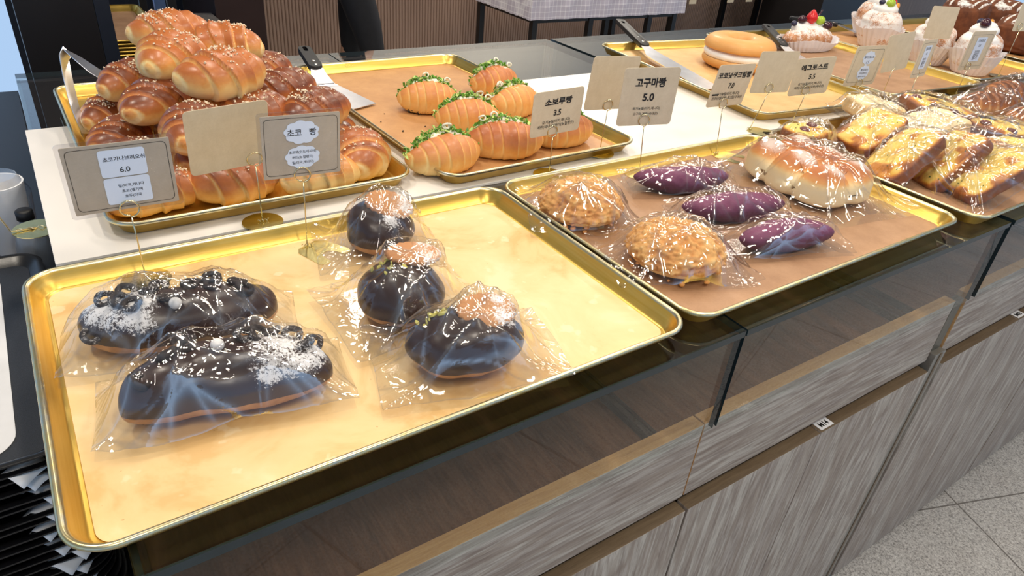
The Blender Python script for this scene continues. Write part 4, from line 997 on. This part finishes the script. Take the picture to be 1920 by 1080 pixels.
cube_pastry(2.960, .700, .004, .2, 'square cocoa pastry nearest the camera at the right edge', 902, .14, .10)
cube_pastry(3.15, .86, .004, .4, 'square cocoa pastry in the top right corner of the photo', 903, .15, .12)

# ------------------------------------------------------------------ spatulas and tongs
def frame_obj(o, p, d, up=(0, 0, 1)):
    d = Vector(d).normalized(); u = Vector(up); s = d.cross(u).normalized(); u = s.cross(d)
    o.matrix_local = Matrix(((d.x, -s.x, u.x, p[0]), (d.y, -s.y, u.y, p[1]), (d.z, -s.z, u.z, p[2]), (0, 0, 0, 1)))
def spatula(end, joint, bend, tip, label, wb=.060, wn=.032):
    """end of handle, handle/steel joint, where the neck meets the blade, tip"""
    t = thing('spatula', label, 'spatula', tuple(joint))
    J = Vector(joint); E = Vector(end)-J; B = Vector(bend)-J; T = Vector(tip)-J
    L = E.length
    # handle with hanging slot
    def hl(sc, z): return [(p[0]+L/2, p[1], z) for p in rr(L*sc+.0, .027*sc, .012*sc, 8)]
    slot = [(p[0]+L*.84, p[1], 0) for p in rr(.026, .009, .0044, 8)]
    n = len(slot); out = [hl(.97, -.006), hl(1, -.003), hl(1, .003), hl(.97, .006)]
    V, F = loft(out, False, False); b0 = len(V)
    V = V+[(x, y, -.006) for x, y, z in slot]+[(x, y, .006) for x, y, z in slot]
    for i in range(n):
        j = (i+1) % n; F.append((b0+j, b0+i, b0+n+i, b0+n+j)); F.append((i, b0+i, b0+j, j)); F.append((3*n+j, b0+n+j, b0+n+i, 3*n+i))
    h = mesh('handle', V, F, BLKPL, t, angle=.8); frame_obj(h, (0, 0, 0), E)
    for k in (.10, .26):
        r = mesh('rivet', *loft([[(L*k+.0042*math.cos(a)*q, .0042*math.sin(a)*q, z) for a in [2*PI*i/14 for i in range(14)]] for q, z in ((1, .0055), (1, .0066), (.7, .0072))]), CHROME, h)
    # neck + blade : one bent steel strip
    side = Vector((0, 0, 1)).cross(T-B).normalized(); side2 = Vector((0, 0, 1)).cross(B).normalized()
    secs = [(Vector((0, 0, 0))-B.normalized()*.004, .012, side2), (B*.35, .015, side2), (B*.9, wn*.9, side2), (B, wn, (side+side2).normalized()), (B+(T-B)*.15, wn*1.05, side), (T, wb/2, side)]
    V = []
    for p, w_, s_ in secs:
        up = Vector((0, 0, .0011)); V += [tuple(p+s_*w_), tuple(p-s_*w_), tuple(p-s_*w_+up), tuple(p+s_*w_+up)]
    F = []
    for k in range(len(secs)-1):
        for i in range(4): F.append((4*k+i, 4*k+(i+1) % 4, 4*k+4+(i+1) % 4, 4*k+4+i))
    F += [(3, 2, 1, 0), tuple(4*(len(secs)-1)+i for i in range(4))]
    mesh('blade', V, F, STEEL, t, sm=False)
spatula((.563, 1.125, .055), (.548, 1.005, .042), (.535, .945, .028), (.572, .840, .0110), 'black-handled steel spatula resting in the scallion roll tray', .075, .026)
spatula((1.615, 1.285, .04), (1.470, 1.010, .034), (1.435, .935, .030), (1.400, .700, .0110), 'black-handled steel spatula at the left of the ring bread', .060, .026)
spatula((2.13, 1.13, .037), (1.93, .90, .033), (1.90, .83, .020), (1.86, .72, .0115), 'black-handled spatula between the ring bread and the fruit croissant', .060, .026)
spatula((2.40, 1.235, .030), (2.50, 1.10, .030), (2.52, 1.04, .018), (2.54, .95, .0105), 'dark-handled spatula behind the fruit croissant, lying flat', .055, .022)
t = thing('serving_tongs', 'steel serving tongs leaning on the back left of the sugar roll tray', 'tongs', (.118, .86, .02))
def strip(name, pts, w0, w1, parent):
    V = []; F = []; m = len(pts)
    for i, p in enumerate(pts):
        p = Vector(p); q = Vector(pts[min(i+1, m-1)])-Vector(pts[max(i-1, 0)]); s = q.cross(Vector((.3, -.7, .2))).normalized(); nn = q.cross(s).normalized()*.0007; wv = w0+(w1-w0)*i/(m-1)
        V += [tuple(p+s*wv+nn), tuple(p-s*wv+nn), tuple(p-s*wv-nn), tuple(p+s*wv-nn)]
    for k in range(m-1):
        for i in range(4): F.append((4*k+i, 4*k+(i+1) % 4, 4*k+4+(i+1) % 4, 4*k+4+i))
    F += [(3, 2, 1, 0), tuple(4*(m-1)+i for i in range(4))]
    return mesh(name, V, F, STEEL, parent, sm=True, angle=.6)
strip('arm', [(0.004, .14, .086), (.012, .10, .085), (.030, .05, .074), (.060, .0, .060), (.085, -.045, .046)], .0085, .0085, t)
strip('arm', [(0.004, .14, .086), (-.004, .12, .080), (-.008, .07, .060), (-.010, .03, .030), (-.006, -.01, -.006)], .0085, .006, t)

# ------------------------------------------------------------------ serving tray stack on the left with paper liners
rng = random.Random(4)
NTR = 34; PIT = .0125; x1, y0 = .016, .235
STK = thing('low_stand', 'dark low stand carrying the stack of black serving trays', 'stand', (-.145, .45, FZ))
boxo('stand_body', (-.13, .13, -.18, .18, 0, -FZ-.075-NTR*PIT-.002), NAVY, STK)
base_tr = None
def small_tray():
    t = thing('serving_tray', '', 'serving tray')
    W_, D_ = .32, .43
    prof = [(.016, 0), (.006, .010), (.0, .0115), (.0, .0135), (.004, .0142), (.008, .0125), (.018, .0035)]
    loops = [rr(W_-2*i, D_-2*i, max(.035-i, .01), 8, z) for i, z in prof]
    mesh('tray_body', *loft(loops), BLKTR, t, angle=.9); return t
proto = small_tray()
def copy_tree(o, parent=None):
    c = o.copy(); COL.objects.link(c); c.parent = parent
    for ch in o.children: copy_tree(ch, c)
    return c
for k in range(NTR):
    t = proto if k == 0 else copy_tree(proto)
    z = -.078-PIT*(k+1); t.location = (x1-.16+rng.uniform(-.003, .003), y0+.215+rng.uniform(-.003, .003), z)
    t.rotation_euler[2] = rng.uniform(-.012, .012)
    if k == 0:
        t['label'] = 'black textured serving tray on top of the stack at the left edge'; t['category'] = 'serving tray'
        mesh('tray_surface', *slab(.284, .394, .02, .0006, .0036), BLKTT, t, sm=False)
        proto = [c for c in [t]][0]
    else:
        for ch in list(t.children):
            if ch.name.startswith('tray_surface'): bpy.data.objects.remove(ch, do_unlink=True)
        tag(t, 'glossy black serving tray within the stack at the left, below the top one', 'serving tray', 'black serving trays stacked below the top one')
pl = mesh('paper_liner', *slab(.22, .37, .03, .0004, 0), PAPERW, sm=False); pl.location = (-.146, .444, -.078-PIT+.0046); tag(pl, 'white paper sheet on the topmost serving tray at the left edge', 'paper sheet')
def flap(k):
    z = -.078-PIT*(k+1)+.0030; nx_, ny_ = 8, 6; V = []; w_, l_ = rng.uniform(.018, .034), rng.uniform(.020, .032)
    ang = rng.uniform(-.9, -.5); cx_, cy_ = x1-.056+rng.uniform(-.008, .008), y0+.026+rng.uniform(-.004, .006)
    for i in range(nx_):
        for j in range(ny_):
            u = i/(nx_-1); v = j/(ny_-1)-.5; a = u*l_*1.3; px_ = a; pz_ = .0105*smooth(.0, .35, np.array(u)).item()-.012*max(0, u-.6)*2-.004*u*abs(v)
            X_ = px_*math.cos(ang)-v*w_*math.sin(ang); Y_ = px_*math.sin(ang)+v*w_*math.cos(ang); V.append((X_, Y_, pz_))
    F = [(i*ny_+j, (i+1)*ny_+j, (i+1)*ny_+j+1, i*ny_+j+1) for i in range(nx_-1) for j in range(ny_-1)]
    o = solid(mesh('paper_liner', V, F, PAPERW, sm=True), .0003); o.location = (cx_, cy_, z)
    tag(o, 'white paper liner sticking out of the black tray stack at its front right corner', 'paper sheet', 'paper liners between the stacked serving trays')
for k in [1, 2, 4, 6, 7, 8, 10, 11, 12, 13, 15, 16, 17, 18, 20, 21, 22, 23]:
    flap(k)
# side table with bottle, cup
st = thing('side_table', 'dark navy side table left of the counter holding a bottle and a cup', 'table', (-.31, 1.0, FZ))
boxo('table_top', (-.36, .338, -.325, .75, .775, .80), DARK, st)
boxo('table_body', (-.34, .32, -.31, .73, 0, .774), NAVY, st, bv=0)
ZTB = FZ+.80
def lathe(prof, n=40): return loft([[(r*math.cos(2*PI*i/n), r*math.sin(2*PI*i/n), z) for i in range(n)] for r, z in prof])
gb = boxo('storage_box', (-.14, .012, .738, .85, ZTB+.0005, ZTB+.036), GREYC); tag(gb, 'small dark grey box under the paper cup at the left edge', 'box')
b = thing('bottle', 'clear bottle with a blue and white label left of the counter', 'bottle', (.008, .702, ZTB+.0005))
mesh('bottle_body', *lathe([(.020, 0), (.023, .004), (.023, .075), (.018, .095), (.009, .108), (.009, .1178)]), plain('grey_plastic', srgb(120, 124, 130), .25), b, angle=.8)
mesh('bottle_label', *lathe([(.0235, .01), (.0236, .04)]), plain('blue_label', srgb(34, 60, 150), .4), b)['label'] = 'blue lower label'
mesh('bottle_cap', *lathe([(.011, .118), (.011, .13), (.009, .132)]), BLKPL, b)
c = thing('paper_cup', 'white paper cup in a crinkled clear wrap at the left edge', 'cup', (-.020, .785, ZTB+.0365))
mesh('cup_body', *lathe([(.026, 0), (.030, .03), (.036, .105), (.0365, .108), (.034, .108), (.028, .02)]), PAPERW, c, angle=.8)
lid = mesh('clear_wrap', *lathe([(.030, .001), (.036, .03), (.042, .09), (.030, .118)]), CELLO, c, sm=False)
# small stand at the left edge with brass disc tucked under the white board
ds = thing('card_stand', 'brass card stand with a round base tucked under the white board at its left edge', 'card stand', (.0215, .565, -.0012))
mesh('base_disc', *loft([[(.026*math.cos(2*PI*i/40), .026*math.sin(2*PI*i/40), z) for i in range(40)] for z in (0, .001)]), BRASSP, ds, sm=False)
mesh('wire_stem', *tube([(0, 0, .002), (-.026, -.002, .003), (-.034, -.004, .03), (-.058, -.012, .12)], .0012, 6), BRASS, ds)
mesh('wire_coil', *tube([(-.02+i*.0016, .0016*math.cos(i*.9), .0026+.0016*math.sin(i*.9)) for i in range(24)], .0006, 5), BRASS, ds)
ck = flat('card', rrp(.08, .075, .004), KRAFT, ds, -.0004, .0008); ck.location = (-.095, -.014, .135); ck.rotation_euler = (.1, .2, .9)

# ------------------------------------------------------------------ things behind the counter
cab = thing('dark_cabinet', 'tall black cabinet behind the left end of the counter', 'cabinet', (.16, 1.95, FZ))
boxo('cabinet_body', (-.092, .075, -.25, 0, 0, 2.0), DARK, cab)
boxo('edge_strip', (.0755, .110, -.25, 0, 0, 2.0), NAVY, cab)
rk = thing('tray_rack', 'dark metal rack with stacked gold trays behind the counter', 'rack', (.285, 2.28, FZ))
for sx in (-.18, .18):
    for sy in (-.28, .28): boxo('upright', (sx-.012, sx+.012, sy-.012, sy+.012, 0, 2.0), BLKMT, rk)
for z in (.30, .775, 1.25): boxo('shelf', (-.195, .195, -.295, .295, z, z+.012), BLKMT, rk)
boxo('guard_rail', (.13, .16, -.305, -.282, .30, 1.9), plain('bluish_steel', srgb(120, 150, 200), .3, .8), rk)
for k, lab in enumerate(('lowest gold tray in the stack on the dark rack', 'second lowest gold tray in the stack on the dark rack', 'middle gold tray in the stack on the dark rack', 'second highest gold tray in the stack on the dark rack', 'topmost gold tray on the dark rack, lined with brown paper')):
    tt = thing('baking_tray', lab, 'tray', (.285, 2.27, FZ+.7872+k*.0105), 0, 'gold trays stacked on the rack')
    mesh('pan', *loft([rr(.32-2*i, .53-2*i, max(.03-i, .004), 5, z) for i, z in TP]), GOLD, tt, angle=1.0)
lp = mesh('tray_liner', *slab(.275, .485, .015, .0005, 0), BRNP, sm=False); lp.location = (.285, 2.27, FZ+.7872+4*.0105+.002); tag(lp, 'brown baking paper in the topmost tray on the dark rack', 'tray liner')
bx = boxo('storage_box', (.66, .79, 2.75, 3.0, FZ+.0, FZ+.72), GREYC); tag(bx, 'grey storage box stack between the rack and the brown pillar', 'box')
# table with cloth
tb = thing('cloth_table', 'black metal table carrying a white gingham cloth by the ribbed wall', 'table', (3.15, 3.32, FZ))
for sx in (-.575, -.15, .35, .575):
    for sy in (-.29, .29): boxo('leg', (sx-.018, sx+.018, sy-.018, sy+.018, 0, .72), BLKMT, tb)
boxo('table_top', (-.60, .60, -.31, .31, .722, .745), BLKMT, tb)
for sy in (-.29, .29): boxo('rail', (-.57, .57, sy-.012, sy+.012, .60, .63), BLKMT, tb)
for sx in (-.575, .575): boxo('rail', (sx-.012, sx+.012, -.28, .28, .60, .63), BLKMT, tb)
def cloth(x0, x1, y0, y1, zt, hang):
    per = []; N_ = 60
    for k in range(N_): per.append((x0+(x1-x0)*k/N_, y0))
    for k in range(30): per.append((x1, y0+(y1-y0)*k/30))
    for k in range(N_): per.append((x1+(x0-x1)*k/N_, y1))
    for k in range(30): per.append((x0, y1+(y0-y1)*k/30))
    cx_, cy_ = (x0+x1)/2, (y0+y1)/2; L_ = []
    for q, z in ((1.0, 0), (1.004, -.004), (1.012, -.5*hang), (1.016, -hang)):
        L_.append([(cx_+(x-cx_)*q+(.004*math.sin(i*.8) if z < -.01 else 0), cy_+(y-cy_)*q+(.006*math.sin(i*.9) if z < -.01 else 0), zt+z-(.012*abs(math.sin(i*PI/2*.999+.8)) if z == -hang else 0)) for i, (x, y) in enumerate(per)])
    V, F = loft(list(reversed(L_)), False, True); return V, F
cl = solid(mesh('tablecloth', *cloth(2.53, 3.77, 2.99, 3.65, FZ+.7485, .115), CLOTH, sm=False), .0015); tag(cl, 'white gingham tablecloth with scalloped hem on the back table', 'tablecloth')
# shelving at the wall on the right, with tags
sh = thing('wall_shelf', 'black metal wall shelf with cream price tags at the top right', 'shelf', (4.35, 3.55, FZ))
for sx in (-.55, .15, .75, 1.2): boxo('upright', (sx-.02, sx+.02, .20, .24, 0, 1.6), BLKMT, sh)
boxo('shelf_board', (-.6, 1.25, -.18, .20, .66, .69), BLKMT, sh)
for sx in (-.40, -.12, .30, .52): boxo('price_tag', (sx, sx+.07, -.186, -.181, .60, .665), KRAFT, sh, bv=0)
dc = thing('low_cabinet', 'black low cabinet with a pale shelf at the top right behind the counter', 'cabinet', (5.75, 3.2, FZ))  # plain black cabinet with a grey shelf across its front
boxo('cabinet_body', (-.5, .55, -.25, .3, 0, .68), DARK, dc); boxo('pale_shelf', (-.45, .5, -.27, -.252, .44, .50), GREYC, dc)
# small label stickers on the doors
for (x, s, lab) in ((.995, 'M14', 'small white sticker reading M14 on the second cabinet door'), (1.70, 'M8', 'small white sticker on the third cabinet door top')):
    o = mesh('door_sticker', *box(-.017, .017, -.012, .006, 0, .0004), PAPERW, sm=False); o.location = (x+.012, .003, -.3083); tag(o, lab, 'sticker')
    tx = text_obj('sticker_text', s, INK, o, .022, .010, (0, -.003, .0006), .03); tx.rotation_euler = (-PI/2, 0, 0)

# ------------------------------------------------------------------ person walking past behind the counter
def skin(name, pts, edges, mat, parent, root=0, sub=2):
    me = bpy.data.meshes.new(name); me.from_pydata([p[:3] for p in pts], edges, []); me.materials.append(mat)
    o = bpy.data.objects.new(name, me); COL.objects.link(o); o.parent = parent
    m = o.modifiers.new('skin', 'SKIN'); m.use_smooth_shade = True
    for i, p in enumerate(pts): me.skin_vertices[0].data[i].radius = (p[3], p[4] if len(p) > 4 else p[3]); me.skin_vertices[0].data[i].use_root = (i == root)
    s = o.modifiers.new('sub', 'SUBSURF'); s.levels = sub; s.render_levels = sub
    return o
pe = thing('person', 'person in black trousers walking past behind the counter', 'person', (1.46, 3.0, FZ), -.45)
SKINM = plain('skin', srgb(206, 160, 132), .5); CLD = plain('black_trousers', srgb(20, 21, 27), .75, var=.2, sc=40, bump=.2, bs=60); CLT = plain('dark_jacket', srgb(34, 36, 42), .8)
body = [(0, .0, .93, .13, .10), (0, .0, 1.15, .12, .09), (0, 0, 1.38, .15, .09), (0, 0, 1.47, .05), (.01, 0, 1.54, .055), (.015, 0, 1.62, .085, .075), (.01, 0, 1.70, .07),
 (.0, .10, .90, .085), (-.03, .10, .50, .055), (-.12, .10, .12, .038), (-.13, .10, .05, .04), (0.0, .10, .035, .035),
 (.0, -.10, .90, .085), (.10, -.10, .50, .055), (.10, -.10, .12, .038), (.10, -.10, .05, .04), (.22, -.10, .035, .035),
 (0, .19, 1.38, .055), (.02, .23, 1.12, .042), (.16, .20, 1.16, .030), (.22, .18, 1.20, .032),
 (0, -.19, 1.38, .055), (-.03, -.23, 1.12, .042), (.14, -.20, 1.16, .030), (.20, -.18, 1.20, .032)]
be = [(0, 1), (1, 2), (2, 3), (3, 4), (4, 5), (5, 6), (0, 7), (7, 8), (8, 9), (9, 10), (10, 11), (0, 12), (12, 13), (13, 14), (14, 15), (15, 16), (2, 17), (17, 18), (18, 19), (19, 20), (2, 21), (21, 22), (22, 23), (23, 24)]
k0 = len(body)
for (bx_, by_, bz_, s_) in ((.22, .18, 1.20, 1), (.20, -.18, 1.20, -1)):
    wi = 20 if s_ == 1 else 24
    for q, dx in enumerate((-.03, -.01, .01, .03)):
        a = len(body); ln = (.06, .075, .07, .055)[q]
        body += [(bx_+.045, by_+dx, bz_, .009), (bx_+.045+ln*.5, by_+dx*1.1, bz_+.005, .008), (bx_+.045+ln, by_+dx*1.2, bz_-.01, .007)]
        be += [(wi, a), (a, a+1), (a+1, a+2)]
    a = len(body); body += [(bx_+.01, by_-s_*.04, bz_, .010), (bx_+.045, by_-s_*.055, bz_, .009)]; be += [(wi, a), (a, a+1)]
skin('body', body, be, SKINM, pe)
tr_ = [(0, .0, .98, .135, .11), (0, .0, .92, .14, .11), (.0, .10, .84, .094), (-.015, .10, .66, .08), (-.03, .10, .48, .054), (-.12, .10, .10, .046),
       (.0, -.10, .84, .094), (.06, -.10, .66, .08), (.10, -.10, .48, .054), (.10, -.10, .10, .046)]
skin('trousers', tr_, [(0, 1), (1, 2), (2, 3), (3, 4), (4, 5), (1, 6), (6, 7), (7, 8), (8, 9)], CLD, pe)
jk = [(0, 0, .96, .15, .12), (0, .0, 1.15, .14, .105), (0, 0, 1.38, .165, .10), (0, 0, 1.46, .06), (0, .20, 1.38, .068), (.02, .24, 1.12, .052), (.14, .21, 1.155, .042), (0, -.20, 1.38, .068), (-.03, -.24, 1.12, .052), (.12, -.21, 1.155, .042)]
skin('jacket', jk, [(0, 1), (1, 2), (2, 3), (2, 4), (4, 5), (5, 6), (2, 7), (7, 8), (8, 9)], CLT, pe)
skin('hair', [(-.01, 0, 1.62, .088, .085), (-.005, 0, 1.70, .082, .08), (-.02, 0, 1.53, .05)], [(0, 1), (0, 2)], BLKPL, pe)
for n_, c_, s_ in (('eye', (.092, .028, 1.635), .010), ('eye', (.092, -.028, 1.635), .010), ('nose', (.104, 0, 1.605), .014), ('mouth', (.098, 0, 1.575), .012)):
    Vs, Fs = sph(10, 8); mesh(n_, Vs*s_*np.array([.6, 1, .6 if n_ == 'mouth' else 1])+np.array(c_), Fs, SKINM if n_ == 'nose' else (BLKPL if n_ == 'eye' else STRAW), pe)
for fx, fy in ((-.06, .10), (.16, -.10)):
    V, F = sph(24, 16); V = np.c_[V[:, 0]*.13, V[:, 1]*.048, np.where(V[:, 2] > 0, V[:, 2]*.06*(1-.4*np.clip(V[:, 0], 0, 1)), V[:, 2]*.02)]; V[:, 2] -= V[:, 2].min(); mesh('shoe', V+np.array([fx, fy, 0]), F, BLKPL, pe)
